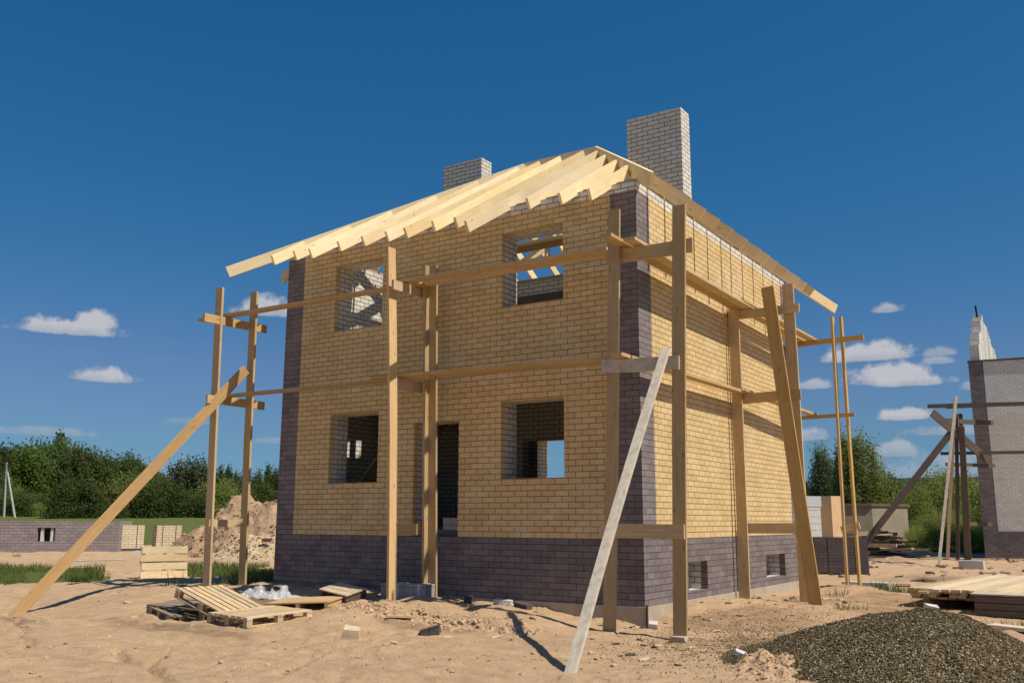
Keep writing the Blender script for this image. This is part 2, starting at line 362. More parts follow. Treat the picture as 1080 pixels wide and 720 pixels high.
for (cx, cy, rx, ry) in ((-5.9,-4.2,1.9,.45),(-4.6,-4.35,1.4,.3),(-2.6,-2.3,1.6,.35),(2.0,-.6,1.2,.8),(1.6,1.4,1.2,1.6),(2.6,6.0,2.0,4.0),(1.0,.6,1.0,.8),(-8.6,-4.9,1.2,.2),(3.0,14,4,2)):
    dm = np.maximum(dm, 1 - sst(.3, 1.1, np.hypot((X-cx)/rx, (Y-cy)/ry) + .8*fbm(X, Y, 1.6, 4, 77)))
a = me.attributes.new('damp', 'FLOAT', 'POINT'); a.data.foreach_set('value', dm.astype(np.float32).ravel())
ground = bpy.data.objects.new('ground', me); col.objects.link(ground); me.materials.append(M['soil']); tag(ground, kind='structure')

# ------------------------------------------------------------------ the house
W, D = 8.063, 8.111
ZB, ZT, ZW = 1.0, 6.648, 6.806
ROW = .0968
house = thing('brick_house', 'unfinished two storey yellow brick house with purple brick base and open rafter roof', 'house', (-W/2, D/2, 0))
def wall(panel, u0, u1, z0, z1, holes, zone, splits_u=(), splits_z=(), ends=(True, True)):
    """panel(u,d,z)->xyz, d 0 is the outer face, d 1 the inner face; zone(u,z)->(MB, dv)"""
    us = sorted({u0, u1, *[h[0] for h in holes], *[h[1] for h in holes], *splits_u}); us = [u for u in us if u0 <= u <= u1]
    zs = sorted({z0, z1, *[h[2] for h in holes], *[h[3] for h in holes], *splits_z}); zs = [z for z in zs if z0 <= z <= z1]
    def solid(i, j):
        if i < 0 or j < 0 or i >= len(us) - 1 or j >= len(zs) - 1: return None
        um = (us[i] + us[i + 1]) / 2; zm = (zs[j] + zs[j + 1]) / 2
        return not any(h[0] < um < h[1] and h[2] < zm < h[3] for h in holes)
    for i in range(len(us) - 1):
        for j in range(len(zs) - 1):
            if not solid(i, j): continue
            a, b_, c, d = us[i], us[i + 1], zs[j], zs[j + 1]; mb, dv = zone((a + b_) / 2, (c + d) / 2)
            mb.quad([panel(a,0,c), panel(b_,0,c), panel(b_,0,d), panel(a,0,d)], [(a,c+dv),(b_,c+dv),(b_,d+dv),(a,d+dv)])
            mb.quad([panel(b_,1,c), panel(a,1,c), panel(a,1,d), panel(b_,1,d)], [(b_,c+dv),(a,c+dv),(a,d+dv),(b_,d+dv)])
            th = (V(panel(a,0,c)) - V(panel(a,1,c))).length
            for (ii, jj, e) in ((i-1,j,'l'),(i+1,j,'r'),(i,j-1,'b'),(i,j+1,'t')):
                s_ = solid(ii, jj)
                if s_: continue
                if s_ is None and ((e == 'l' and not ends[0]) or (e == 'r' and not ends[1])): continue
                if e == 'l': mb.quad([panel(a,1,c),panel(a,0,c),panel(a,0,d),panel(a,1,d)], [(th,c+dv),(0,c+dv),(0,d+dv),(th,d+dv)])
                if e == 'r': mb.quad([panel(b_,0,c),panel(b_,1,c),panel(b_,1,d),panel(b_,0,d)], [(0,c+dv),(th,c+dv),(th,d+dv),(0,d+dv)])
                if e == 'b': mb.quad([panel(a,1,c),panel(b_,1,c),panel(b_,0,c),panel(a,0,c)], [(a,th),(b_,th),(b_,0),(a,0)])
                if e == 't': mb.quad([panel(a,0,d),panel(b_,0,d),panel(b_,1,d),panel(a,1,d)], [(a,0),(b_,0),(b_,th),(a,th)])
zl0, zl1, zu0, zu1 = 1.974, 3.302, 4.975, 6.315
Hfront = [(-6.685,-5.434,zl0,zl1), (-2.649,-1.392,zl0,zl1), (-6.685,-5.434,zu0,zu1), (-2.649,-1.392,zu0,zu1), (-4.56,-3.55,1.0,3.03)]
Hright = [(1.72,2.57,.12,.6), (5.75,7.0,.15,.61)]
Hback = [(-6.6,-5.0,1.9,3.36), (-3.2,-1.9,1.9,3.3), (-6.6,-5.3,4.95,6.3), (-2.6,-1.3,4.95,6.3)]
Hleft = [(6.6,7.4,4.95,6.3)]
TH = .12
fr = lambda u, d, z: (u, d * TH, z)
rt = lambda u, d, z: (-d * TH, u, z)
bk = lambda u, d, z: (-W - u, D - d * TH, z)      # u runs from right to left seen from behind
lf = lambda u, d, z: (-W + d * TH, D - u, z)
yel, bs, wt = MB(), MB(), MB(); qs = {k: MB() for k in ('fr', 'fl', 'br', 'bl')}
def zone_factory(lo, hi, ql, qh):
    def zone(u, z):
        if z < ZB: return bs, 0
        if z > ZT: return wt, -ZB
        if u < lo: return qs[ql], -ZB
        if u > hi: return qs[qh], -ZB
        return yel, -ZB
    return zone
wall(fr, -W, 0, 0, ZW, Hfront, zone_factory(-W+.478, -.478, 'fl', 'fr'), (-W+.478, -.478), (ZB, ZT))
wall(rt, TH, D-TH, 0, ZW, Hright, zone_factory(.49, D-.45, 'fr', 'br'), (.49, D-.45), (ZB, ZT), ends=(False, False))
mir = lambda hs, f: [(f(h[1]), f(h[0]), h[2], h[3]) for h in hs]
wall(bk, -W, 0, 0, ZW, mir(Hback, lambda u: -W - u), zone_factory(-W+.478, -.478, 'br', 'bl'), (-W+.478, -.478), (ZB, ZT))
wall(lf, TH, D-TH, 0, ZW, mir(Hleft, lambda u: D - u), zone_factory(.49, D-.45, 'bl', 'fl'), (.49, D-.45), (ZB, ZT), ends=(False, False))
yel.build('outer_wall', 'yellow', house); [q_.build('corner_quoin', 'purple', house) for q_ in qs.values()]; bs.build('base_wall', 'purple_base', house); wt.build('wall_top_course', 'white', house)
# inner leaf
inn = MB(); zi = lambda u, z: (inn, -ZB)
I0, I1 = TH + .004, .5
wall(lambda u,d,z: (u, I0 + d*(I1-I0), z), -W+I0, -I0, .02, ZW-.004, Hfront, zi)
wall(lambda u,d,z: (-I0 - d*(I1-I0), u, z), I1+.002, D-I1-.002, .02, ZW-.004, [(1.72,2.57,.12,.6),(5.75,7.0,.15,.61)], zi)
wall(lambda u,d,z: (-W-u, D-I0-d*(I1-I0), z), -W+I0, -I0, .02, ZW-.004, mir(Hback, lambda u: -W-u), zi)
wall(lambda u,d,z: (-W+I0+d*(I1-I0), D-u, z), I1+.002, D-I1-.002, .02, ZW-.004, mir(Hleft, lambda u: D-u), zi)
inn.build('inner_wall', 'white', house)
# partition through the middle with doorways, plus loose bricks in the basement windows
pt = MB()
wall(lambda u,d,z: (u, 3.98 + d*.25, z), -W+I1+.003, -I1-.003, 1.12, 6.55, [(-4.75,-3.45,1.12,3.0)], lambda u,z:(pt,-ZB))
pt.build('partition_wall', 'white', house)
for h in Hright:
    bb = MB()
    u = h[0]
    for r in range(5):
        z0 = h[2] + r * .1; 
        if z0 + .09 > h[3]: break
        for k in range(6):
            if k > 1 + (r*7+int(h[0])) % 3: continue
            y0 = h[0] + .02 + k * .221 + (.12 if r % 2 else 0)
            if y0 + .2 < h[1]: bb.box(-.42, -.30, y0, y0 + .22, z0 + .001, z0 + .0985, 0)
    bb.build('vent_brick_infill', 'block', house)
# foundation strip, set a little proud
fd = MB()
for (x0,x1,y0,y1) in ((-W-.03,.03,-.03,.3),(-.3,.03,.3,D-.3),(-W-.03,.03,D-.3,D+.03),(-W-.03,-W+.3,.3,D-.3)): fd.box(x0,x1,y0,y1,-.9,-.004)
fd.build('foundation', 'concrete', house, bevel=.01)
# floors
fl = MB().box(-W+.502, -.502, .502, D-.502, .9, 1.11); fl.build('floor_slab', 'slab', house)
up = MB()
for (x0,x1,y0,y1) in ((-6.6,-.502,.502,3.975),(-W+.502,-.502,4.24,D-.502),(-W+.502,-7.0,.502,3.975),(-7.0,-6.6,1.9,3.975)): up.box(x0,x1,y0,y1,3.78,3.99)
up.build('floor_slab', 'slab', house)
stair = MB()
for k in range(13): stair.box(-7.2, -6.2, .75 + k*.2, .75 + k*.2 + .25, 1.12 + k*.2, 1.16 + k*.2 )
stair.beam((-7.2,.7,1.15),(-7.2,3.3,3.75),.25,.05,(0,0,1)); stair.beam((-6.2,.7,1.15),(-6.2,3.3,3.75),.25,.05,(0,0,1))
stair.build('staircase', 'board', house)
# ring of wall plates
wp = MB(); zp = ZW + .003
for a_, b_ in (((-W+.1,.26,zp+.05),(-.1,.26,zp+.05)),((-W+.1,D-.26,zp+.05),(-.1,D-.26,zp+.05))): wp.beam(a_, b_, .15, .1, (0,1,0))
for xx in (-.26, -W+.26): wp.beam((xx,.36,zp+.05),(xx,D-.36,zp+.05), .15, .1, (1,0,0))
wp.build('wall_plate', 'board', house, bevel=.004)
# roof frame
SF, SR, SL = .61, .82, .72           # slopes of front/back, right and left planes
KF, KR, KL = 6.75, 6.86, 6.78        # height of the rafters' lower edge at the wall faces
RD, RT_ = .20, .05
OV = .62
def lower_front(y): return KF + SF * y
apex_y = D/2; apex_z = lower_front(apex_y)
def rafter(p0, p1, w=RD, t=RT_, name='rafter', m='rafter'):
    """p0, p1 lie on the lower edge; the beam stands on edge above them"""
    a = V(p0); b_ = V(p1); ax = (b_ - a).normalized(); side = ax.cross(V((0,0,1))).normalized(); up_ = side.cross(ax)
    mb = MB().beam(a + up_ * w/2, b_ + up_ * w/2, w, t, up_, seg=3, bow=.006)
    return mb.build(name, m, house, bevel=.003)
xr = -(apex_z - KR) / SR              # right end of the ridge (KR+SR*(-x)=apex_z)
xl = -W + (apex_z - KL) / SL
hipR = lambda y: -((KF + SF*y) - KR) / SR     # x of the right hip at a given y of the front plane
hipL = lambda y: -W + ((KF + SF*y) - KL) / SL
# ridge and hips
rafter((xl-.05, apex_y, apex_z+.02), (xr+.05, apex_y, apex_z+.02), .22, .05, 'ridge_beam')
for sgn in (0, 1):
    ty = (lambda y: y) if sgn == 0 else (lambda y: D - y)
    y0 = -.52 if sgn == 0 else -.95
    rafter((hipR(y0), ty(y0), lower_front(y0)-.01), (xr, apex_y, apex_z), .23, .055, 'hip_rafter')
    y0 = -.88
    rafter((hipL(y0), ty(y0), lower_front(y0)-.01), (xl, apex_y, apex_z), .23, .055, 'hip_rafter')
front_x = [(-7.84,.6),(-7.22,.59),(-6.65,.72),(-6.01,.6),(-5.39,.6),(-4.77,.63),(-4.28,.68),(-3.73,.56),(-3.13,.69),(-2.5,1.23),(-1.86,.33),(-1.12,.5),(-.47,.68)]
for x, ovh in front_x:
    # find y where the rafter meets a hip or the ridge
    yt = apex_y - .03
    if x > xr: yt = min(yt, (KR - SR*x - KF)/SF - .06)
    if x < xl: yt = min(yt, (KL + SL*(x+W) - KF)/SF - .06)
    ov = -ovh
    if yt < .1: yt = .1
    rafter((x, ov, lower_front(ov)), (x, yt, lower_front(yt)))
for x in [-7.6,-6.9,-6.3,-5.6,-5.0,-4.3,-3.7,-3.0,-2.4,-1.8,-1.1,-.5]:
    yt = apex_y - .03
    if x > xr: yt = min(yt, (KR - SR*x - KF)/SF - .06)
    if x < xl: yt = min(yt, (KL + SL*(x+W) - KF)/SF - .06)
    if yt < .1: yt = .1
    rafter((x, D+OV, lower_front(-OV)), (x, D-yt, lower_front(yt)))
for y in [.45,1.15,1.8,2.47,3.14,3.87,4.4,5.08,5.75,6.43,7.09,7.67]:
    yy = min(y, D-y); xt = hipR(yy) + .06
    if yy > apex_y - .3: xt = xr + .05
    if y == 4.4: xt = -.78
    o_ = .66 + random.uniform(-.03, .03)
    rafter((o_, y, KR - SR*o_), (min(xt,-.1), y, KR - SR*min(xt,-.1)))
    xt = hipL(yy) - .06
    if yy > apex_y - .3: xt = xl - .05
    xt = max(xt, -W+.1)
    if y == 4.4: xt = -7.13
    rafter((-W-.62, y, KL - SL*.62), (xt, y, KL + SL*(xt+W)))
# ceiling joists
for y in (1.5, 2.9, 5.4, 6.8): rafter((-W+.15, y, ZW+.11), (-.15, y, ZW+.11), .15, .05, 'ceiling_joist', 'board')
MB().beam((-5.6,3.94,6.02),(-3.0,3.94,6.02),.44,.04,(0,0,1)).build('dark_hole_strip','olddark',house)  # added dark strip standing in for the dark hole behind the upper window
# struts and ties inside the roof
for a_, b_ in (((-4.4,2.2,6.95),(-3.2,3.9,8.6)),((-3.6,1.8,6.95),(-3.0,3.6,8.5)),((-2.4,2.6,6.95),(-2.9,3.9,8.9)),((-5.4,2.0,7.0),(-4.6,3.9,8.8)),((-6.6,1.2,6.95),(-5.6,2.9,8.3)),((-4.0,3.9,6.9),(-4.0,4.05,9.1)),((-2.95,3.9,6.9),(-2.95,4.05,9.1)),((-6.8,2.6,7.7),(-2.2,2.7,7.72)),((-7.3,1.6,7.0),(-6.9,1.7,7.4)),((-5.1,1.2,6.95),(-4.3,1.9,7.75)),((-3.9,4.2,6.95),(-2.6,6.0,7.9)),((-5.6,4.6,6.95),(-4.2,5.6,8.2)),((-4.9,2.4,7.2),(-2.6,3.1,7.5)),((-4.6,3.2,8.0),(-2.7,3.0,7.1)),((-5.2,3.6,7.6),(-3.4,2.6,8.1)),((-3.9,2.0,7.3),(-2.6,3.7,7.8)),((-6.0,3.4,7.1),(-4.4,3.5,8.3)),((-7.0,2.2,7.1),(-5.2,3.2,7.9))):
    rafter(a_, b_, .17, .05, 'strut')
for k_ in range(5): MB().beam((-5.2+random.uniform(-.2,.2), 1.7+k_*.37, 7.05+random.uniform(0,.05)), (-1.9+random.uniform(-.2,.3), 1.75+k_*.36, 7.06), .2, .04, (0,1,0), 3, .01).build('loose_joist_board', 'rafter', house)
# brick chimneys
def chimney(x0, x1, y0, y1, z0, z1):
    mb = MB().box(x0, x1, y0, y1, z0, z1 - ROW, dv=-ZB)
    # ragged top course
    x = x0
    while x < x1 - .05:
        e = min(x + .262, x1)
        mb.box(x, e - .004, y0 + random.uniform(0, .006), y1, z1 - ROW + .001, z1 - random.uniform(0, .012), dv=-ZB); x = e
    return mb.build('chimney', 'white', house)
chimney(-7.09, -5.94, 4.0, 4.42, 3.995, 9.86)
chimney(-2.07, -.81, 4.0, 4.45, 3.995, 9.88)

# ------------------------------------------------------------------ scaffold
scaf = thing('wooden_scaffold', 'rough timber scaffold of tall posts and plank decks around the yellow brick house', 'scaffold', (-.12, -.9, -.25))
def part(name, a, b_, w, t, wd, m='board', seg=4, bow=.012, extra=None):
    mb = MB().beam(a, b_, w, t, wd, seg, bow)
    if extra: mb.beam(*extra)
    return mb.build(name, m, scaf, bevel=.004)
EX = (1,0,0); EY = (0,1,0); EZ = (0,0,1)
part('post', (-8.68,-1.1,-.35), (-8.86,-1.1,5.93), .19, .05, EX)
part('post', (-8.58,-.32,-.35), (-8.72,-.32,5.99), .19, .05, EX)
part('post', (-4.06,-1.1,-.4), (-4.30,-1.1,6.05), .20, .05, EY, 'orange', bow=.025)
part('post', (-3.80,-.33,-.4), (-3.93,-.33,5.84), .17, .05, EX, extra=((-3.90,-.42,-.4),(-4.03,-.42,5.84),.12,.05,EY,4,.005))
part('post', (-.13,-.95,-.6), (.08,-.95,6.0), .19, .05, EX)
part('post', (.945,-.9,-.6), (1.13,-.9,5.89), .20, .05, EX)
part('post', (.13,4.05,-.5), (.13,4.08,5.55), .2, .05, EX)
part('post', (1.19,4.32,-.6), (1.17,4.28,5.80), .2, .05, EX, extra=((1.10,4.37,-.6),(1.08,4.33,5.8),.14,.05,EY,4,.004))
part('post', (.975,8.2,-.4), (1.0,8.2,5.90), .16, .05, EY)
part('post', (1.21,8.3,-.4), (1.17,8.3,5.90), .16, .05, EY)
# transoms
part('transom', (-8.80,-1.5,5.24), (-8.80,.12,5.27), .17, .05, EZ)
part('transom', (-8.74,-1.35,3.61), (-8.74,.12,3.62), .17, .05, EZ)
part('transom', (-8.70,-1.15,1.21), (-8.66,-.28,1.22), .14, .05, EZ)
part('transom', (-4.15,-1.2,5.34), (-4.15,-.26,5.36), .17, .05, EZ, 'pallet')
part('transom', (-4.24,-1.02,3.62), (-4.12,-.18,3.62), .19, .05, EZ, 'pallet')
part('transom', (-4.16,-1.05,1.12), (-4.02,-.2,1.13), .19, .05, EZ)
part('transom', (-.1,-.865,5.285), (1.30,-.845,5.27), .21, .05, EZ)
part('transom', (-.14,-1.005,3.555), (1.08,-.958,3.52), .2, .05, EZ, 'boardpale')
part('transom', (-.22,-1.005,1.14), (1.08,-.955,1.135), .2, .05, EZ)
part('transom', (.0,4.13,5.28), (1.38,4.22,5.30), .17, .05, EZ)
part('transom', (.1,4.13,3.60), (1.32,4.22,3.63), .19, .05, EZ)
part('transom', (.1,4.12,1.15), (1.32,4.22,1.16), .19, .05, EZ)
part('transom', (-.3,8.25,5.33), (1.65,8.25,5.36), .12, .05, EZ)
part('transom', (-.2,8.25,3.61), (1.35,8.25,3.63), .08, .05, EZ)
part('transom', (.9,8.25,1.1), (1.3,8.25,1.2), .14, .05, EZ)
# deck boards
part('deck_board', (-9.6,-.95,5.36), (-3.95,-.62,5.455), .19, .05, EY)
part('deck_board', (-4.35,-.86,5.475), (-.1,-.80,5.43), .19, .05, EY)
part('deck_board', (-4.2,-.52,5.475), (.05,-.58,5.43), .19, .05, EY)
part('deck_board', (-9.0,-.85,3.725), (-3.6,-.72,3.735), .19, .05, EY)
part('deck_board', (-4.9,-.8,3.785), (-.0,-.78,3.70), .19, .05, EY)
part('deck_board', (-4.3,-.55,3.785), (.1,-.5,3.70), .19, .05, EY)
part('deck_board', (.2,-1.5,5.43), (.21,4.3,5.40), .19, .05, EX)
part('deck_board', (.42,-1.15,5.43), (.41,4.4,5.40), .19, .05, EX)
part('deck_board', (.2,3.9,5.445), (.24,8.35,5.42), .19, .05, EX)
part('deck_board', (.42,3.6,5.445), (.50,8.5,5.42), .19, .05, EX)
part('deck_board', (.22,-1.25,3.675), (.23,4.35,3.73), .18, .05, EX)
part('deck_board', (.25,3.8,3.76), (.40,8.4,3.69), .18, .05, EX)

# ------------------------------------------------------------------ leaning planks
MB().beam((-9.95,-4.15,-.42), (-8.5,-.62,4.28), .2, .05, (0,-1,1), 5, .01).build('brace_plank', 'orange', bevel=.004)
tag(bpy.context.scene.objects['brace_plank'], 'long golden plank leaning from the sand up to the far left scaffold posts', 'plank')
pb = MB().beam((1.12,-4.32,-.42), (.915,-1.03,3.72), .125, .045, (1,0,0), 6, .02).build('brace_plank', 'boardpale', bevel=.004)
tag(pb, 'pale weathered plank leaning at the front corner of the house, foot in the sand', 'plank')
pb = MB().beam((1.50,3.85,-.35), (.86,3.98,5.72), .24, .05, (1,0,0), 5, .012).build('brace_plank', 'board', bevel=.004)
tag(pb, 'wide upright brown plank leaning against the right side scaffold above the gravel heap', 'plank')
# ------------------------------------------------------------------ pallets
def make_pallet(label, loc, rot, nsl=7, ln=1.2, wd=.95, m='pallet', th=.022, fill=.80):
    t = thing('wooden_pallet', label, 'pallet', loc, None, rot)
    for k in (-1, 0, 1):
        q = MB()
        for j in (-1, 0, 1): q.box(k*(ln/2-.05)-.05, k*(ln/2-.05)+.05, j*(wd/2-.05)-.045, j*(wd/2-.05)+.045, .02, .1)
        q.box(k*(ln/2-.05)-.05, k*(ln/2-.05)+.05, -wd/2, wd/2, .101, .12)
        q.build('stringer', m, t, local=True)
    for j in (-1, 0, 1):
        MB().beam((-ln/2, j*(wd/2-.05), .009), (ln/2, j*(wd/2-.05), .009), .1, .018, EY).build('bottom_board', m, t, local=True)
    w = wd / nsl
    for k in range(nsl):
        y = -wd/2 + w*(k+.5)
        MB().beam((-ln/2+random.uniform(-.02,.02), y, .132), (ln/2+random.uniform(-.02,.02), y+random.uniform(-.008,.008), .134), w*fill, th, EY, 2, .006).build('slat', m, t, local=True, bevel=.003)
    return t
zc = gh(-4.9,-2.9)
make_pallet('flat wooden pallet lying on the sand, nearest to the camera', (-4.80,-3.25, gh(-4.8,-3.25)+.01), (.02, -.02, math.radians(86)))
make_pallet('tilted wooden pallet propped up on broken pallets', (-5.88,-3.07,-.10), (0, math.radians(17.5), math.radians(3)))
make_pallet('grey broken pallet underneath the tilted pallet', (-6.55,-3.05, gh(-6.55,-3.05)-.03), (.05, .04, math.radians(8)), 5, 1.2, .9, 'oldgrey')
make_pallet('half buried old pallet left of the tilted pallet', (-6.6,-3.45, gh(-6.6,-3.45)-.08), (-.12, .10, math.radians(-14)), 4, .75, .5, 'oldgrey')
make_pallet('pale pallet standing on edge at the grass strip', (-14.2,2.0,gh(-14.2,2.0)+.40), (math.radians(82), 0, math.radians(66)), 4, 1.12, .80, 'lumber', .022, .85)
make_pallet('flat pallet lying beside the soil heap behind the house corner', (-11.3,4.4, gh(-11.3,4.4)), (0,0,.4), 6, 1.2, .9)
bpy.context.view_layer.update()
# thin flat wooden boards lying among the rubbish
fb = thing('flat_crate_lid', 'flat orange plywood lid lying between pallet and plastic film', 'crate lid', (-5.2,-1.9,gh(-5.2,-1.9)+.03), None, (.06,-.05,.35))
MB().box(-.55,.55,-.35,.35,.07,.09).build('panel', 'orange', fb, local=True)
for k in (-.5, 0, .5): MB().box(k-.03,k+.03,-.35,.35,0,.069).build('cleat', 'board', fb, local=True)
fb = thing('wooden_crate', 'overturned slatted wooden crate lying in the shadow at the wall foot', 'crate', (-5.0,-1.25,gh(-5.0,-1.25)+.04), None, (.22,.10,-.12))
fb.scale = (.72,.62,.8)
for k in range(3): MB().box(-.5,.5,-.36+k*.24,-.14+k*.24,.16,.185).build('slat', 'pallet', fb, local=True, bevel=.003)
for k in (-.42,.42): MB().box(k-.05,k+.05,-.36,.36,0,.159).build('batten', 'olddark', fb, local=True)
# plastic film, crumpled sheet
gx, gy = np.meshgrid(np.linspace(-.75,.75,46), np.linspace(-.33,.33,24))
hz = np.abs(fbm(gx, gy, 4.5, 4, 3, .6))*.42*np.exp(-(gy/.27)**2) * np.exp(-(gx/.6)**4) + .03
gx2 = gx + .1*fbm(gx, gy, 4, 3, 21); gy2 = gy + .1*fbm(gx, gy, 4, 3, 22)
ii = np.arange(46*24).reshape(24,46); ff = np.stack([ii[:-1,:-1],ii[:-1,1:],ii[1:,1:],ii[1:,:-1]],-1).reshape(-1,4)
c0 = (-6.5,-1.45,gh(-6.5,-1.45))
ob = numpy_mesh('plastic_film', np.stack([gx2+c0[0], gy2+c0[1], hz+c0[2]],-1).reshape(-1,3), ff, 'film', None, c0)
tag(ob, 'crumpled translucent plastic film lying at the left foot of the house wall', 'plastic film')
# grey strapped blocks behind the front post
t = thing('block_stack', 'grey blocks with white straps at the wall foot behind the front scaffold post', 'block stack', (-4.1,-.62,gh(-4.1,-.62)), None, (0,0,.12))
MB().box(-.46,.42,-.16,.16,0,.24).build('block', 'block', t, local=True, bevel=.008)
for k in (-.12,.3): MB().box(k-.025,k+.025,-.164,.164,-.0,.244).build('strap', 'aac', t, local=True)
def lump(name, label, cat, c, s, m, rot=(0,0,0), seed=1):
    r = random.Random(seed); mb = MB()
    pts = {}
    for i in (0,1):
        for j in (0,1):
            for k in (0,1): pts[i,j,k] = tuple((( (i,j,k)[q]-.5)*s[q] + r.uniform(-.1,.1)*s[q]) for q in range(3))
    for f_ in (((0,0,0),(1,0,0),(1,0,1),(0,0,1)),((1,1,0),(0,1,0),(0,1,1),(1,1,1)),((1,0,0),(1,1,0),(1,1,1),(1,0,1)),((0,1,0),(0,0,0),(0,0,1),(0,1,1)),((0,0,1),(1,0,1),(1,1,1),(0,1,1)),((0,1,0),(1,1,0),(1,0,0),(0,0,0))):
        mb.quad([pts[q] for q in f_], [(0,0),(s[0],0),(s[0],s[2]),(0,s[2])])
    ob = mb.build(name, m, None, bevel=min(s)*.08, local=True); ob.location = (c[0], c[1], gh(c[0],c[1]) + s[2]*.42); ob.rotation_euler = rot
    return tag(ob, label, cat)
lump('wood_offcut', 'pale block of sawn wood lying alone on the sand', 'wood block', (-2.4,-3.85), (.22,.2,.15), 'pallet', (.15,.2,.6), 3)
lump('brick', 'dark broken brick on the sand bank', 'brick', (-1.95,-2.75), (.25,.12,.1), 'brownbrick', (.1,-.25,.5), 4)
lump('brick', 'small dark brick near the wall foot behind the sand bank', 'brick', (-2.75,-.75), (.14,.12,.12), 'brownbrick', (0,.1,.3), 5)
lump('brick', 'brick lying in shade at the shadow tip of the leaning plank', 'brick', (-1.75,-.7), (.3,.12,.07), 'brownbrick', (.1,.1,-.25), 6)
lump('stone', 'pale stone at the foundation corner', 'stone', (.2,-.15), (.14,.1,.1), 'aac', (.3,.1,.4), 8)
lump('stone', 'small block under the foot of the front corner post', 'stone', (.96,-.98), (.22,.14,.08), 'concrete', (0,0,.1), 9)
lump('stone', 'white lump at the lower left edge of the gravel heap', 'stone', (2.3,-2.3), (.12,.1,.09), 'aac', (.2,.3,.4), 10)
lump('stone', 'grey stone lying by the far end of the wall rubbish', 'stone', (-2.2,-.55), (.3,.2,.1), 'aac', (.1,.1,.4), 11)
MB().beam((-3.15,-2.3,gh(-3.15,-2.3)+.04),(-2.85,-2.0,gh(-2.85,-2.0)+.04),.1,.03,(1,-1,0)).build('board_scrap','pallet')
tag(sc.objects['board_scrap'], 'short pale board scrap on top of the sand bank', 'board')
t = MB().beam((-5.0,-1.0,gh(-5,-1)+.03),(-4.3,-1.3,gh(-4.3,-1.3)+.02),.08,.03,(1,1,0)).build('board_scrap','olddark'); tag(t,'thin dark lath lying left of the front scaffold post foot','board')
MB().beam((.06,-.06,-.45),(.075,-.09,.04),.03,.03,EX).build('steel_stake','rust'); tag(sc.objects['steel_stake'],'thin rusty stake at the foundation corner','stake')
# grey block standing in the doorway
tag(MB().box(-3.98,-3.62,.15,.4,1.115,1.32).build('concrete_block','block',bevel=.01),'grey block standing in the door opening of the house','block')

# ------------------------------------------------------------------ gravel heap
def gravel_h(x, y):
    x = np.asarray(x, float); y = np.asarray(y, float)
    h = 0
    for cx, cy, rx, ry, hh in ((3.55,-1.45,1.75,2.2,.37),(4.3,-1.6,1.85,2.3,.31),(5.0,-2.2,1.6,2.2,.22)):
        d = np.hypot((x-cx)/rx, (y-cy)/ry); h = h + hh*np.clip(1-d,0,1)**.92
    return h + .10*fbm(x,y,1.1,3,61)*np.clip(h*3,0,1) + .03*fbm(x,y,5,3,63)*np.clip(h*4,0,1)
gx = np.arange(.9, 8.2, .05); gy = np.arange(-4.2, 3.2, .05); GX, GY = np.meshgrid(gx, gy)
GH = gravel_h(GX, GY); GZ = gbase(GX,GY) + GH - .05
ii = np.arange(GX.size).reshape(GX.shape); ff = np.stack([ii[:-1,:-1],ii[:-1,1:],ii[1:,1:],ii[1:,:-1]],-1).reshape(-1,4)
keep = (GH.ravel()[ff].max(1) > .01); ff = ff[keep]
base_v = np.stack([GX,GY,GZ],-1).reshape(-1,3)
octv = np.array([(1,0,0),(-1,0,0),(0,1,0),(0,-1,0),(0,0,1),(0,0,-1)],float)
octf = np.array([(0,2,4),(2,1,4),(1,3,4),(3,0,4),(2,0,5),(1,2,5),(3,1,5),(0,3,5)])
def scatter(xs_, ys_, zs_, smin, smax, pw=2.5, flat=.75):
    n = len(xs_); s_ = smin + (smax-smin)*rng.random(n)**pw
    v = octv[None]*(1+rng.uniform(-.45,.45,(n,6,1)))*s_[:,None,None]; v[:,:,2] *= flat
    a_ = rng.uniform(0,6.28,n); ca, sa = np.cos(a_), np.sin(a_); tl = rng.uniform(-.9,.9,n); ct, st_ = np.cos(tl), np.sin(tl)
    x = v[:,:,0]; y = v[:,:,1]*ct[:,None]-v[:,:,2]*st_[:,None]; z = v[:,:,1]*st_[:,None]+v[:,:,2]*ct[:,None]
    x2 = x*ca[:,None]-y*sa[:,None]; y2 = x*sa[:,None]+y*ca[:,None]
    v = np.stack([x2+xs_[:,None], y2+ys_[:,None], z+zs_[:,None]],-1)
    f = octf[None] + (np.arange(n)*6)[:,None,None]
    return v.reshape(-1,3), f.reshape(-1,3)
n = 120000; px_ = rng.uniform(1.2,7.4,n); py_ = rng.uniform(-4.1,2.4,n); hh = gravel_h(px_,py_)
k = hh > rng.uniform(-.02,.06,n); px_, py_, hh = px_[k], py_[k], hh[k]
sv, sf = scatter(px_, py_, gbase(px_,py_)+hh-.045, .004, .017)
n = 6000; qx = rng.normal(1.9,.75,n); qy = rng.normal(-.8,1.5,n); sv2, sf2 = scatter(qx, qy, gbase(qx,qy)+gfine(qx,qy)+.002, .005, .016)
allv = np.concatenate([base_v, sv, sv2]); fl_ = [list(map(int,f)) for f in ff] + (sf+len(base_v)).tolist() + (sf2+len(base_v)+len(sv)).tolist()
me = bpy.data.meshes.new('gravel_heap'); o0 = np.array((4.35,-.55,-.3)); me.from_pydata((allv-o0).tolist(), [], fl_); me.materials.append(M['gravel'])
gob = bpy.data.objects.new('gravel_heap', me); col.objects.link(gob); gob.location = o0
tag(gob, 'heap of dark grey crushed gravel on the sand at the lower right', 'gravel heap', kind='stuff')
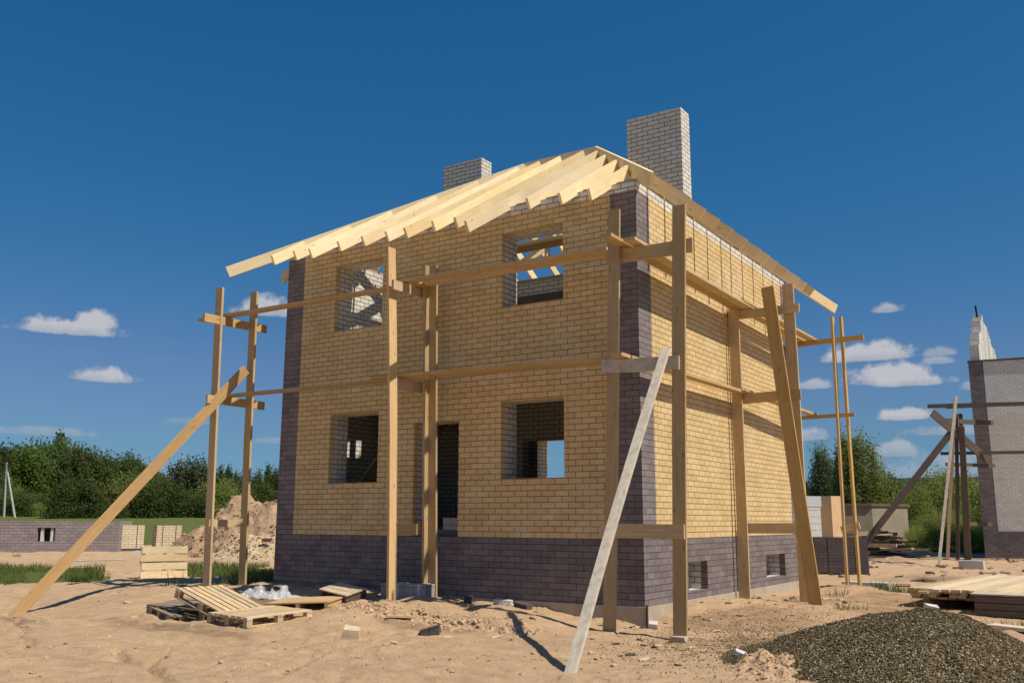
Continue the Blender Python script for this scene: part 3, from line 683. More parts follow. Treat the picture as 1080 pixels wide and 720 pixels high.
# small tongue of sand in front of the gravel
def mound(name, label, cat, cs, ext, step, m, namp, nf, seed, kind=None, sink=.06, clods=None):
    x0,x1,y0,y1 = ext; gx = np.arange(x0,x1,step); gy = np.arange(y0,y1,step); GX, GY = np.meshgrid(gx,gy); h = 0
    for cx,cy,rx,ry,hh,pw in cs: h = h + hh*np.clip(1-np.hypot((GX-cx)/rx,(GY-cy)/ry),0,1)**pw
    msk = np.clip(h*3,0,1); h = h + msk*namp*fbm(GX,GY,nf,5,seed,.6) - msk*namp*.6*np.abs(fbm(GX,GY,nf*2.3,4,seed+3,.6))
    GZ = gbase(GX,GY)+h-sink; ii = np.arange(GX.size).reshape(GX.shape); ff = np.stack([ii[:-1,:-1],ii[:-1,1:],ii[1:,1:],ii[1:,:-1]],-1).reshape(-1,4)
    ff = ff[(msk.ravel()[ff].max(1) > .02)]
    loc = (cs[0][0], cs[0][1], float(gbase(np.array([cs[0][0]]),np.array([cs[0][1]]))[0]))
    V0 = np.stack([GX,GY,GZ],-1).reshape(-1,3); FL = [list(map(int,f)) for f in ff]
    if clods:
        pick = rng.choice(np.flatnonzero(msk.ravel() > .15), clods[0]); j_ = V0[pick] + rng.uniform(-step/2, step/2, (clods[0],3))*np.array((1,1,.2))
        cv, cf = scatter(j_[:,0], j_[:,1], j_[:,2], clods[1], clods[2], 3); FL += (cf+len(V0)).tolist(); V0 = np.concatenate([V0, cv])
    me_ = bpy.data.meshes.new(name); me_.from_pydata((V0-np.array(loc)).tolist(), [], FL); me_.materials.append(M[m]); me_.update()
    ob = bpy.data.objects.new(name, me_); col.objects.link(ob); ob.location = loc
    return tag(ob, label, cat, kind=kind)
mound('sand_pile', 'small tongue of loose sand at the near foot of the gravel heap', 'sand pile', [(3.0,-3.05,.62,.8,.3,1.0)], (2.1,3.9,-4.0,-2.0), .03, 'clod', .30, 3, 5, clods=(500,.008,.035))
mound('soil_heap', 'tall heap of reddish dug soil behind the left scaffold posts', 'soil heap', [(-18.9,11.3,3.6,3.2,2.15,.9),(-21.2,9.9,2.5,2.0,1.4,.9),(-16.2,13.2,4,3.5,2.2,.9)], (-27,-11,5,17), .12, 'heap', .6, 1.0, 11, clods=(4000,.02,.10))
mound('sand_heap', 'low pile of pale yellow sand in front of the reddish soil heap', 'sand heap', [(-17.6,8.4,2.8,1.5,.95,1.0),(-15.6,9.8,2.2,1.4,.75,1.0)], (-21,-12,6,12), .1, 'sandheap', .3, 1.8, 17, clods=(1200,.03,.10))
t = MB().beam((-17.2,7.9,.62),(-14.6,10.4,.70),.12,.08,EZ,3,.02).build('old_pipe','rust'); tag(t,'dark reddish pipe lying across the pale sand heap','pipe')

# clods and pebbles over the sandy yard
n = 18000; cx_ = rng.uniform(-12,6.5,n); cy_ = rng.uniform(-8.3,6,n)
den = np.clip(.30+1.6*fbm(cx_,cy_,.6,3,51),0,1); bank = np.exp(-((cy_+1.9)/.55)**2)*((cx_>-4.5)&(cx_<-.5))
k = (rng.random(n) < den*.8+bank) & ~((cx_>-W-.05)&(cx_<.05)&(cy_>-.05)&(cy_<D+.05)); cx_, cy_ = cx_[k], cy_[k]
sv, sf = scatter(cx_, cy_, gbase(cx_,cy_)+gfine(cx_,cy_), .005, .04, 6, .7)
ob = numpy_mesh('soil_clods', sv, sf, 'clod', None, (-3,-3,-.3)); tag(ob, 'small clods and pebbles scattered over the sandy yard', 'soil clods', kind='stuff')
# rough broken edge of the dug bank
n = 900; bx = rng.uniform(-4.4,-.7,n); by = -1.75+.5*fbm(bx,0*bx,.7,3,5)+rng.normal(-.12,.16,n)
sv, sf = scatter(bx, by, gbase(bx,by)+gfine(bx,by)-.005, .012, .07, 3, .7)
ob = numpy_mesh('soil_clods', sv, sf, 'clod', None, (-2.5,-1.8,-.2)); tag(ob, 'crumbled clods along the broken edge of the sand bank', 'soil clods', kind='stuff')

def bits(name, label, n, m, region, smin, smax, dens=None):
    mb = MB(); r = random.Random(len(name)*7+n); k = 0
    while k < n:
        x = r.uniform(region[0], region[1]); y = r.uniform(region[2], region[3])
        if -W-.1 < x < .1 and -.08 < y < D+.1: continue
        if dens and r.random() > dens(x, y): continue
        l = r.uniform(smin, smax); a_ = r.uniform(0, 6.28); z = gh(x, y) + l*.06; tl = r.uniform(-.25,.25)
        mb.beam((x-l/2*math.cos(a_), y-l/2*math.sin(a_), z-l*tl*.5), (x+l/2*math.cos(a_), y+l/2*math.sin(a_), z+l*tl*.5), l*r.uniform(.2,.55), l*r.uniform(.08,.3), (-math.sin(a_), math.cos(a_), r.uniform(-.5,.5))); k += 1
    ob = mb.build(name, m); return tag(ob, label, 'debris', kind='stuff')
near_wall = lambda x, y: math.exp(-((y+.6)/.8)**2) if x < 0 else math.exp(-((x-.8)/1.0)**2)
bits('brick_shards', 'small brick shards and mortar crumbs lying along the wall foot', 90, 'brownbrick', (-8,2.5,-3.5,6), .03, .12, near_wall)
bits('mortar_crumbs', 'pale mortar crumbs scattered on the sand near the house', 150, 'concrete', (-9,4,-6,8), .012, .04, lambda x,y: .25+near_wall(x,y))
bits('wood_chips', 'wood chips and lath scraps scattered over the sandy yard', 110, 'pallet', (-9,3,-4.5,7), .03, .16, lambda x,y: .2+near_wall(x,y)+math.exp(-((x+5.6)**2+(y+2.4)**2)/2.0))
bits('wood_chips', 'scraps of wood and rubbish on the ground before the neighbouring house', 170, 'oldgrey', (-5,6,10,29), .06, .35)
# ------------------------------------------------------------------ grass
def grass(name, label, pts, hmin, hmax, loc):
    x, y = pts[:,0], pts[:,1]; z = gbase(x,y)+gfine(x,y)-.01; n = len(x)
    a_ = rng.uniform(0,6.28,n); h_ = rng.uniform(hmin,hmax,n); w_ = rng.uniform(.004,.010,n)*(1+h_*2); ln = rng.uniform(.1,.7,n)*h_
    dx, dy = np.cos(a_), np.sin(a_); b2 = rng.uniform(0,6.28,n)
    v = np.stack([np.stack([x-dx*w_, y-dy*w_, z],-1), np.stack([x+dx*w_, y+dy*w_, z],-1), np.stack([x+np.cos(b2)*ln, y+np.sin(b2)*ln, z+h_],-1)],1)
    ob = numpy_mesh(name, v.reshape(-1,3), np.arange(3*n).reshape(n,3), 'blade', None, loc); return tag(ob, label, 'grass', kind='stuff')
def gpts(n, x0, x1, y0, y1, thr=.45):
    x = rng.uniform(x0,x1,n); y = rng.uniform(y0,y1,n); k = (grass_mask(x,y) + .9*fbm(x,y,.9,3,91)) > thr; return np.stack([x[k],y[k]],-1)
grass('grass', 'green grass strip between the sandy yard and the brick foundation', gpts(60000,-24,-10.5,-4,8), .05, .22, (-16,2,0))
grass('grass', 'tufts of grass around the lumber pile and gravel heap', gpts(9000,.8,7,1.5,11), .06, .22, (4,4,-.3))
grass('grass', 'weeds growing at the far left corner of the house base', gpts(3500,-10.2,-8.1,-1,4), .08, .35, (-8.8,1,0))

# ------------------------------------------------------------------ left background: foundation, brick stacks
A = V((-29.9,1.65,0)); B = V((-23.45,7.0,0)); dv_ = (B-A); LN = dv_.length; ang = math.atan2(dv_.y, dv_.x)
ft = thing('brick_foundation', 'low purple brick foundation wall of another house at the far left', 'foundation', (A.x, A.y, .05), None, (0,0,ang))
fw = MB(); hole = (5.65,6.25,.45,.92)
wall(lambda u,d,z: (u, d*.3, z), 0, LN, -.1, 1.15, [hole], lambda u,z:(fw,0)); fw.build('wall','purple_base',ft,local=True)
fw = MB().box(LN-.3, LN, .302, 1.6, -.1, 1.15); fw.build('wall','purple_base',ft,local=True)
for k in (5.8,6.13): MB().box(k-.045,k+.045,.05,.2,.45,.90).build('vent_post','paleplaster',ft,local=True)
MB().box(5.63,6.27,.305,.32,.4,.95).build('vent_back','darkmetal',ft,local=True)
M['greypurple'] = brick_mat('pale_purple_brick', (.36, .30, .30), (.28, .235, .24), (.09, .072, .07), bh=.1, tint=.7)
for q_ in ft.children:
    if q_.name.startswith('wall'): q_.data.materials[0] = M['greypurple']
def brick_stack(label, loc, rz, w, d, h, m, mtop=None, cat='brick stack', group=None):
    t = thing('brick_stack', label, cat, loc, group, (0,0,rz))
    p = MB()
    for k in (-1,0,1): p.box(-w/2, w/2, k*(d/2-.06)-.05, k*(d/2-.06)+.05, 0, .09)
    for k in range(5): p.box(-w/2+k*(w-.14)/4, -w/2+k*(w-.14)/4+.14, -d/2, d/2, .092, .115)
    p.build('pallet','olddark',t,local=True)
    MB().box(-w/2+.02, w/2-.02, -d/2+.02, d/2-.02, .118, h).build('bricks', m, t, local=True, bevel=.012)
    s_ = MB()
    for k in (-.25,.25): s_.box(k*w-.012, k*w+.012, -d/2+.016, d/2-.016, .116, h+.004)
    for k in (-.25,.25): s_.box(-w/2+.016, w/2-.016, k*d-.012, k*d+.012, .116, h+.0045)
    s_.build('strap','darkmetal',t,local=True)
    return t
M['creambrick'] = brick_mat('cream_brick', (.74,.62,.43), (.64,.53,.36), (.20,.15,.09), bh=.088, tint=.5)
brick_stack('cream brick pallet beside the end of the purple foundation wall', (-24.05,7.75,.13), ang+.42, 1.05, 1.0, .93, 'creambrick')
brick_stack('cream brick pallet between the foundation and the soil heap', (-23.4,8.95,.1), ang+.40, .9, .95, .95, 'creambrick')
mound('rubble', 'low grey rubble at the foot of the cream brick pallets', 'rubble', [(-21.6,7.2,1.8,.7,.3,1.0)], (-24,-19.5,6,8.5), .09, 'concrete', .25, 3, 23, kind='stuff')
t = MB().beam((-18.6,1.9,.12),(-17.0,2.9,.18),.16,.03,EX).build('loose_plank','boardpale'); tag(t,'grey plank lying in the grass below the foundation','plank')

# ------------------------------------------------------------------ right background
t = brick_stack('dark brown brick stack standing behind the two thin scaffold posts', (-.95,15.0,-.27), .45, 1.5, 1.2, 1.1, 'brownbrick')
t = brick_stack('dark brown brick stack half hidden by the wide leaning plank', (-2.75,14.4,-.27), .5, 1.1, 1.0, 1.02, 'brownbrick')
gs = thing('block_stack', 'tall stack of light grey aerated blocks in wrap beyond the right wall', 'block stack', (-2.75,17.5,-.2), None, (0,0,.95))
bk_ = MB()
for r in range(6):
    for c_ in range(2): bk_.box(-.5+c_*.5+random.uniform(0,.01), -.012+c_*.5, -.5, .5, 1.0+r*.21, 1.0+r*.21+.2, 0)
bk_.build('blocks','aac',gs,local=True,bevel=.01); MB().box(-.5,.5,-.5,.5,0,.98).build('lower_blocks','block',gs,local=True,bevel=.01)
MB().box(-.3,.52,-.52,-.505,1.95,2.28).build('wrap','film',gs,local=True)
M['apricot'] = plain('apricot_brick', (.72,.50,.29), (.62,.42,.23), 5, .3)
ys_ = thing('brick_stack', 'narrow apricot coloured brick pallet next to the grey wrapped blocks', 'brick stack', (-2.0,18.6,-.2), None, (0,0,1.05))
MB().box(-.3,.3,-.34,.34,.96,2.3).build('bricks','apricot',ys_,local=True,bevel=.012); MB().box(-.32,.32,-.36,.36,0,.955).build('pallet','olddark',ys_,local=True)
cb = MB().box(.62,1.62,9.1,9.38,-.35,-.06).build('concrete_block','aac',bevel=.02); tag(cb,'long pale concrete block lying at the feet of the thin scaffold posts','block')
cb = MB().box(1.3,2.05,21.6,21.95,-.3,.02).build('concrete_block','aac',bevel=.02); tag(cb,'pale concrete block lying in front of the grey house on the right','block')
gr = thing('concrete_shed', 'windowless concrete panel shed beyond the brick stacks', 'shed', (-5.6,41.5,-.25), None, (0,0,0))
g_ = MB(); P0=V((-7.4,39.5)); P1=V((-5.45,40.3)); P2=V((-4.2,43.3)); P3=V((-6.3,44.2))
def prism(mb, pts, z0, z1):
    n = len(pts); u = 0
    for i in range(n):
        a_, b_ = pts[i], pts[(i+1)%n]; l = (b_-a_).length
        mb.quad([(a_.x,a_.y,z0),(b_.x,b_.y,z0),(b_.x,b_.y,z1),(a_.x,a_.y,z1)], [(u,z0),(u+l,z0),(u+l,z1),(u,z1)]); u += l
    mb.quad([(p.x,p.y,z1) for p in pts], [(p.x,p.y) for p in pts]); mb.quad([(p.x,p.y,z0) for p in pts[::-1]], [(p.x,p.y) for p in pts[::-1]])
prism(g_, [P0,P1,P2,P3], -.4, 2.1); g_.build('walls','panel',gr)
g_ = MB(); c_ = (P0+P1+P2+P3)/4; prism(g_, [c_+(p-c_)*1.08 for p in (P0,P1,P2,P3)], 2.103, 2.25); g_.build('roof','olddark',gr)
# pile of old boards
dp = thing('board_pile', 'untidy pile of dark old boards in front of the concrete shed', 'board pile', (-2.9,28.5,-.25))
r0 = random.Random(4)
for k in range(70):
    l = r0.uniform(.8,2.0); a_ = r0.uniform(-.5,.9); z = .08+ (k//10)*.15 + r0.uniform(0,.06); cx, cy = r0.gauss(-2.8,.9*(1-k/90)), r0.gauss(28.5,.6)
    MB().beam((cx-l/2*math.cos(a_),cy-l/2*math.sin(a_),z-.25),(cx+l/2*math.cos(a_),cy+l/2*math.sin(a_),z-.25+r0.uniform(-.1,.1)),.16,.06,(0,0,1) if k%5==0 else (-math.sin(a_),math.cos(a_),0)).build('board','olddark' if k%6 else 'pallet',dp)
mound('soil_heap', 'low dark soil mound beside the pile of old boards', 'soil heap', [(-4.2,26.5,1.6,1.0,.45,1.0),(-1.2,24.5,2.0,.8,.25,1.0)], (-6.5,1.5,24,29), .12, 'heap', .2, 1.5, 29)

# grey unfinished house at the right
nh = thing('brick_house', 'neighbouring unfinished pale brick house with dark corners at the right edge', 'house', (6.2,34,-.15))
hx0, hx1, hy0, hy1, ht = 1.2, 11.2, 29.4, 39.4, 7.85
a1, a3 = MB(), MB(); a2 = {k: MB() for k in 'abcd'}
def z2(u, z):
    if z < .92: return a1, 0
    if u < hx0+.55: return a2['a'], 0
    if u > hx1-.55: return a2['b'], 0
    return a3, 0
wall(lambda u,d,z:(u,hy0+(u-hx0)*.15+d*.4,z), hx0, hx1, -.6, ht, [(4.4,5.8,2,3.4),(7.4,8.8,2,3.4),(4.4,5.8,5.2,6.6)], z2, (hx0+.55,hx1-.55), (.92,))
def z3(f_, b_):
    def zz(u, z):
        if z < .92: return a1, 0
        if u < hy0+.55: return a2[f_], 0
        if u > hy1-.55: return a2[b_], 0
        return a3, 0
    return zz
wall(lambda u,d,z:(hx0+d*.4,u,z), hy0+.4, hy1, -.6, ht, [], z3('a','c'), (hy0+.55,hy1-.55), (.92,), ends=(False,True))
wall(lambda u,d,z:(hx1-d*.4,u,z), hy0+1.9, hy1, -.6, ht, [], z3('b','d'), (hy0+.55,hy1-.55), (.92,), ends=(False,True))
wall(lambda u,d,z:(u,hy1-d*.4,z), hx0+.4, hx1-.4, -.6, ht, [], lambda u, z: (a1 if z < .92 else a3, 0), (), (.92,), ends=(False,False))
a1.build('base_wall','purple_base',nh); [q_.build('corner_quoin','purple',nh) for q_ in a2.values()]; a3.build('outer_wall','whitehouse',nh)
MB().beam((hx0-.04,hy0+.15,ht+.037),(hx1,hy0+1.65,ht+.037),.4,.07,EY).build('wall_plate','olddark',nh)
gb = MB()   # stepped gable of white brick
r2 = random.Random(12); yy = 29.75; hgt = .25
while yy < 39.2:
    pk = 2.25 if yy < 32 else 2.25*(1-(yy-32)/7.6); up_h = min(pk, .55+(yy-29.75)*.95) if yy < 32 else pk
    up_h = max(.08, round(up_h/.1)*.1 + r2.choice((-.1,0,0,.1,.2))); dy = r2.uniform(.14,.3)
    gb.box(hx0+.05+r2.uniform(-.03,.03), hx0+.42+r2.uniform(-.02,.03), yy, yy+dy, ht+.08, ht+.08+up_h); yy += dy+.001
gb.build('gable_wall','whitehouse',nh)
MB().beam((hx0+.25,31.9,ht+2.1),(hx0+.2,31.9,ht+2.9),.07,.06,EX).build('gable_post','darkmetal',nh)
MB().box(hx0+2.2,hx0+2.6,hy0+.35,hy0+.6,ht+.076,ht+.22).build('brick_remnant','paleplaster',nh)
# its scaffold
ns = thing('wooden_scaffold', 'old dark timber scaffold at the corner of the pale neighbouring house', 'scaffold', (.6,27,-.25))
def np_(name, a_, b_, w, t, wd, m='olddark'): return MB().beam(a_, b_, w, t, wd, 2, .01).build(name, m, ns)
np_('post', (.15,26.9,-.3), (1.05,26.0,6.0), .12, .06, EX, 'pallet'); np_('post', (.45,27.4,-.3), (1.0,26.3,5.4), .13, .06, EX)
np_('post', (.85,27.2,-.3), (1.15,26.2,4.9), .22, .08, EX); np_('post', (.62,28.4,-.3),(.9,28.2,5.6), .14,.06,EX)
np_('ledger', (.0,26.2,5.75), (9,28.9,5.75), .16,.05,EZ); np_('ledger', (.3,26.4,3.9), (9,28.9,3.9), .12,.05,EZ); np_('ledger', (.5,26.6,5.2),(2.0,28.6,5.2),.18,.06,EZ)
np_('ledger', (.4,26.8,3.5),(1.9,28.8,3.5),.14,.05,EZ); np_('ledger', (.8,27.2,1.2),(1.6,28.9,1.2),.14,.05,EZ); np_('deck_board',(.4,28.0,5.86),(9,28.8,5.86),.05,.6,EZ)
np_('diagonal_brace', (.25,25.6,5.42), (1.95,27.1,3.55), .3, .08, EZ); np_('diagonal_brace', (-2.9,24.7,-.2), (.85,26.1,4.75), .24, .07, EZ)
t = MB().beam((.57,22.2,-.3),(1.2,25.2,5.95),.09,.05,EX).build('brace_plank','boardpale'); tag(t,'thin pale plank leaning against the neighbouring house scaffold','plank')

# lumber pile
lp = thing('lumber_pile', 'pile of sawn planks lying on supports at the right edge', 'lumber pile', (4.0,8.6,-.3))
r1 = random.Random(9); du = V((.10,1,0)).normalized(); dn = V((1,-.10,0)).normalized()
for lay in range(4):
    x = -.02
    while x < 3.6:
        w = r1.uniform(.13,.2); st_ = r1.uniform(-.18,.18) - .1*lay + (.25 if x > 1.7 else 0); l = r1.uniform(5.4,6.2)
        if lay < 3 and x > .4 and r1.random() < .12: x += w; continue
        o_ = V((2.72,5.95,0)) + dn*(x+w/2) + du*st_; z = -.10 + lay*.052
        MB().beam((o_.x,o_.y,z),(o_.x+du.x*l,o_.y+du.y*l,z+r1.uniform(-.006,.01)),w-.012,.045,dn,3,.012).build('plank','lumber',lp)
        x += w
for yy in (7.2,9,11): MB().box(2.8,6.4,yy-.07,yy+.07,-.36,-.128).build('bearer','olddark',lp)
bx = thing('old_crate', 'dark grey weathered crate under the near end of the lumber pile', 'crate', (4.75,5.15,gh(4.75,5.15)), None, (0,0,.0))
for k in range(3): MB().box(-.85,.95,-.3,-.27,.0+k*.115,.10+k*.115).build('side_board','olddark',bx,local=True)
MB().box(-.85,.95,-.268,.5,.02,.33).build('body','olddark',bx,local=True); MB().box(-.9,1.0,-.33,.52,.345,.37).build('lid','boardpale',bx,local=True)
t = MB().beam((4.42,2.35,gh(4.42,2.35)+.06),(6.5,1.6,gh(6.5,1.6)+.08),.28,.05,EY,2,.01).build('loose_plank','boardpale'); tag(t,'grey plank lying on the grass behind the gravel heap at the right edge','plank')
lump('stone','white scrap lying under the near corner of the lumber pile','scrap',(3.2,4.9),(.2,.14,.1),'aac',(.2,.2,.5),13)

# power pole, hangar
pp = thing('power_pole', 'grey concrete power pole with a slanted strut at the far left edge', 'pole', (-113.2,51.9,.6))
MB().beam((-113.2,51.9,.2),(-112.3,51.0,8.2),.24,.24,EX,1,0,.7).build('pole','polecon',pp); MB().beam((-111.8,52.8,.2),(-112.35,51.25,7.0),.24,.24,EX,1,0,.8).build('strut','polecon',pp)
MB().beam((-112.8,51.0,8.0),(-111.8,51.1,8.0),.08,.08,EZ).build('crossarm','darkmetal',pp)
hg = thing('hangar', 'low grey green metal hangar on the horizon behind the bushes', 'hangar', (-20,174,.9))
MB().box(-30,-6,168,184,.5,8.6).build('walls','metal',hg); MB().box(-30.5,-5.5,167.5,184.5,8.603,9.0).build('roof','metal',hg)

# ------------------------------------------------------------------ trees
def foliage(n_cl, per, size, shape, seed, cl_r):
    r = np.random.default_rng(seed); out = []
    cs = []
    while len(cs) < n_cl:
        p_ = r.uniform(-1,1,3); p_[2] = r.uniform(0,1)
        if shape(p_, r): cs.append(p_)
    cs = np.array(cs)
    c = np.repeat(cs, per, 0) + r.normal(0,1,(n_cl*per,3))*np.array(cl_r)*np.repeat(r.uniform(.6,1.35,n_cl),per)[:,None]
    n = len(c); a_ = r.normal(0,1,(n,3)); a_ /= np.linalg.norm(a_,axis=1)[:,None]; b_ = np.cross(a_, r.normal(0,1,(n,3))); b_ /= np.linalg.norm(b_,axis=1)[:,None]
    return c, a_, b_, size*r.uniform(.6,1.4,n)
def make_tree(name, label, cat, group, H, R, m, seed, shape, n_cl=90, per=34, leaf=.28, base=.12, cl=.13, trunk=True):
    t = thing(name, label, cat, (0,0,0), group)
    c, a_, b_, s_ = foliage(n_cl, per, leaf, shape, seed, (cl,cl,cl*.8))
    p_ = np.stack([c[:,0]*R, c[:,1]*R, base*H + np.clip(c[:,2],-.05,1.2)*H*(1-base)],-1)
    v = np.stack([p_-a_*s_[:,None], p_+b_*s_[:,None]*.7, p_+a_*s_[:,None], p_-b_*s_[:,None]*.7],1)
    numpy_mesh('crown', v.reshape(-1,3), np.arange(4*len(p_)).reshape(-1,4), m, t)
    if trunk:
        mb = MB().beam((0,0,-.5),(0,0,H*.85),H*.028,H*.028,EX,4,.15,.15); r = random.Random(seed)
        for k in range(7):
            z = H*(base+.05+.09*k); q = r.uniform(0,6.28); l = R*r.uniform(.4,.8); mb.beam((0,0,z),(l*math.cos(q),l*math.sin(q),z+l*.6),H*.010,H*.010,EZ,2,.1,.3)
        mb.build('trunk','bark',t,local=True)
    return t
def sh_round(p, r):
    z = p[2]; rad = math.sin(math.pi*min(1,(z*.88+.12)))**.6 * (.8+.3*math.sin(5*math.atan2(p[1],p[0])+7*z)); q = math.hypot(p[0],p[1]); return q < rad and (q > rad*.35 or r.random() < .25)
def sh_cone(p, r):
    z = p[2]; rad = (1-z)**.62*(.92 if z > .12 else .75)+.04; q = math.hypot(p[0],p[1]); return q < rad*(.75+.25*r.random())
def sh_col(p, r):
    z = p[2]; rad = .55*math.sin(math.pi*min(1,z*.9+.08))**.5; q = math.hypot(p[0],p[1]); return q < rad*(.6+.4*r.random())
def sh_bush(p, r):
    z = p[2]; q = math.hypot(p[0],p[1]); return q < (1-z*z)**.5*(.7+.35*math.sin(3*math.atan2(p[1],p[0])+1))+.05
used = set()
def place(proto, x, y, s_, rz, label=None, group=None):
    if proto.name in used: o_ = copy_tree(proto)
    else: o_ = proto; used.add(proto.name)
    o_.location = (x,y,float(gbase(np.array([x]),np.array([y]))[0])-.1); o_.scale = (s_[0],s_[0],s_[1]) if isinstance(s_,tuple) else (s_,)*3; o_.rotation_euler = (0,0,rz)
    if label: o_['label'] = label
    if group: o_['group'] = group
    return o_
def at(px, dist):      # compass bearing of a photo column -> point on the ground
    az = math.radians(-33.229) + math.atan((px-540)/982.258/ math.cos(math.radians(10.853)))
    return 6.309 + math.sin(az)*dist, -13.334 + math.cos(az)*dist
wood_g = 'tall dark trees of the distant wood on the left'
protoA = [make_tree('deciduous_tree','tall dark green tree in the distant wood at the left','tree',wood_g,10,4.2-.5*(i%3),('leafdark','leafdark','leaflight','leafdark')[i],11+i,sh_round,420,40,.19,.1,.12) for i in range(4)]
protoC = [make_tree('conifer_tree','dark pointed conifer among the distant trees left of the house','tree','pointed conifers in the distant wood',10,2.3,'leafdark',31+i,sh_cone,200,34,.18,.06,.09) for i in range(2)]
protoB = [make_tree('leafy_bush','light green bush in front of the distant wood at the left','bush','light green bushes before the distant wood',4,3.0,('leaflight','leafdark','leafmid')[i],51+i,sh_bush,320,40,.10,.02,.12,trunk=False) for i in range(3)]
# height of crown tops above the eye line by photo column: (column, top row)
for i,(px,top) in enumerate([(-70,470),(-45,462),(-22,468),(-5,463),(12,465),(28,462),(45,460),(62,466),(80,463),(97,470),(112,476),(128,478),(145,476),(160,486),(176,494),(300,490),(318,494),(-95,466),(20,472),(54,470),(88,474),(120,484),(340,486),(365,490),(140,486)]):
    d = 165 + (i*37)%22 + (14 if i > 16 else 0); h_ = (548-top)*d/982*(.72 if px < 60 else .80) - .6; x, y = at(px,d); s_ = h_/10
    place(protoA[i%4], x, y, (s_*random.uniform(.85,1.05), s_), random.uniform(0,6))
for i,(px,top) in enumerate([(242,492),(250,490),(268,488),(280,494),(290,490),(74,458),(234,496),(258,496),(420,488),(460,492)]):
    d = 190 + (i*13)%20; h_ = (548-top)*d/982*.88-.7; x, y = at(px,d); place(protoC[i%2], x, y, (h_/10*.95,h_/10), random.uniform(0,6))
pale = make_tree('poplar_tree','pale silvery tree beyond the wood, left of the scaffold posts','tree','pale silvery trees on the horizon',10,3.2,'leafpale',71,sh_round,170,30,.2,.1,.11)
for i,(px,top) in enumerate([(203,494),(216,492),(226,500)]):
    d = 205; h_ = (548-top)*d/982; x, y = at(px,d); place(pale, x, y, h_/10, i*1.3)
for i in range(26):
    px = -60 + i*15.0 + random.uniform(-4,4); top = 524 + random.uniform(-20,16) - (6 if 150<px<260 else 0); d = (138 if px > 40 else 156)+random.uniform(-8,12); h_ = (548-top)*d/982-.35; x, y = at(px,d)
    place(protoB[i%3], x, y, (h_/4*random.uniform(.9,1.3),h_/4), random.uniform(0,6))
# right hand trees
big = make_tree('poplar_tree','tall leafy green tree right of the house behind the concrete shed','tree',None,10,3.5,'leafmid',81,sh_cone,700,56,.085,.05,.08)
x, y = at(899,82); place(big, x, y, (1.0,.82), .4)
big2 = make_tree('poplar_tree','bluish green narrow tree left of the tall leafy tree','tree',None,10,2.6,'leafpale',82,sh_col,380,46,.10,.05,.10)
x, y = at(859,108); place(big2, x, y, (.95,.84), .4)
big3 = make_tree('poplar_tree','dark narrow tree between the pale tree and the tall leafy tree','tree',None,10,2.2,'leafdark',83,sh_col,360,46,.10,.05,.10)
x, y = at(882,95); place(big3, x, y, (.9,.86), .4)
for i,(px,top) in enumerate([(938,508),(926,500)]):
    d = 130; h_ = (548-top)*d/982; x, y = at(px,d); o_ = place(pale, x, y, (h_/10*.7,h_/10), i*1.3, 'small pale tree at the right foot of the tall leafy tree','small pale trees right of the tall leafy tree')
gbs = [make_tree('leafy_bush','dense green bush beyond the neighbouring house scaffold','bush','green bushes behind the neighbouring scaffold',4,3.0,'leafmid',91+i,sh_bush,520,48,.055,.02,.11,trunk=False) for i in range(2)]
for i,(px,top,d) in enumerate([(958,516,78),(975,507,82),(992,506,80),(1010,512,84),(1030,514,86),(945,524,86),(985,538,62),(1005,541,64),(962,543,62),(1060,515,64),(1090,520,60),(970,552,50),(998,550,49),(1016,553,51),(950,552,56)]):
    h_ = (548-top)*d/982+1.4; x, y = at(px,d); place(gbs[i%2], x, y, (h_/4*1.0,h_/4), random.uniform(0,6))
# trees far behind the house so that the horizon is closed
for i,px in enumerate([400,440,480,520,560,600,640,680,720,760,800,835]):
    d = 190+(i*29)%25; x, y = at(px,d); place(protoA[i%4], x, y, (.75,.8), i*1.1, 'dark tree of the distant wood hidden behind the house','trees hidden behind the house')

# ------------------------------------------------------------------ sky with clouds, sun, camera
w = bpy.data.worlds.new('World'); sc.world = w; w.use_nodes = True; nt = w.node_tree; nt.nodes.clear()
out = nt.nodes.new('ShaderNodeOutputWorld'); bg = nt.nodes.new('ShaderNodeBackground')
SUN_EL, SUN_K = math.radians(55.5), .035
az = math.atan2(1, SUN_K)              # compass azimuth of the sun: mostly +X, a little +Y
sky = nt.nodes.new('ShaderNodeTexSky'); sky.sky_type = 'NISHITA'; sky.sun_disc = False; sky.sun_elevation = SUN_EL; sky.sun_rotation = az
sky.air_density = 1.0; sky.dust_density = .6; sky.ozone_density = 3.0; sky.altitude = 100
hs = N(nt, 'ShaderNodeHueSaturation', Hue=.492, Saturation=1.22, Value=1.0); L(nt, sky.outputs[0], hs.inputs['Color'])
sc_ = nt.nodes.new('ShaderNodeSeparateColor'); L(nt, hs.outputs[0], sc_.inputs[0]); cb_ = nt.nodes.new('ShaderNodeCombineColor')
ch = [mth(nt, 'MULTIPLY', mth(nt, 'POWER', sc_.outputs[i_], p__), a_) for i_, (a_, p__) in enumerate(((.41, 1.6), (.846, .80), (1.27, .76)))]
L(nt, mth(nt, 'MINIMUM', ch[0], mth(nt, 'MULTIPLY', ch[1], .48)), cb_.inputs[0]); L(nt, ch[1], cb_.inputs[1]); L(nt, mth(nt, 'MAXIMUM', ch[2], mth(nt, 'MULTIPLY', ch[1], 1.5)), cb_.inputs[2])
tc = nt.nodes.new('ShaderNodeTexCoord'); sp = nt.nodes.new('ShaderNodeSeparateXYZ'); L(nt, tc.outputs['Generated'], sp.inputs[0])
AZ = mth(nt, 'MULTIPLY', mth(nt, 'ARCTAN2', sp.outputs[0], sp.outputs[1]), 57.29578)
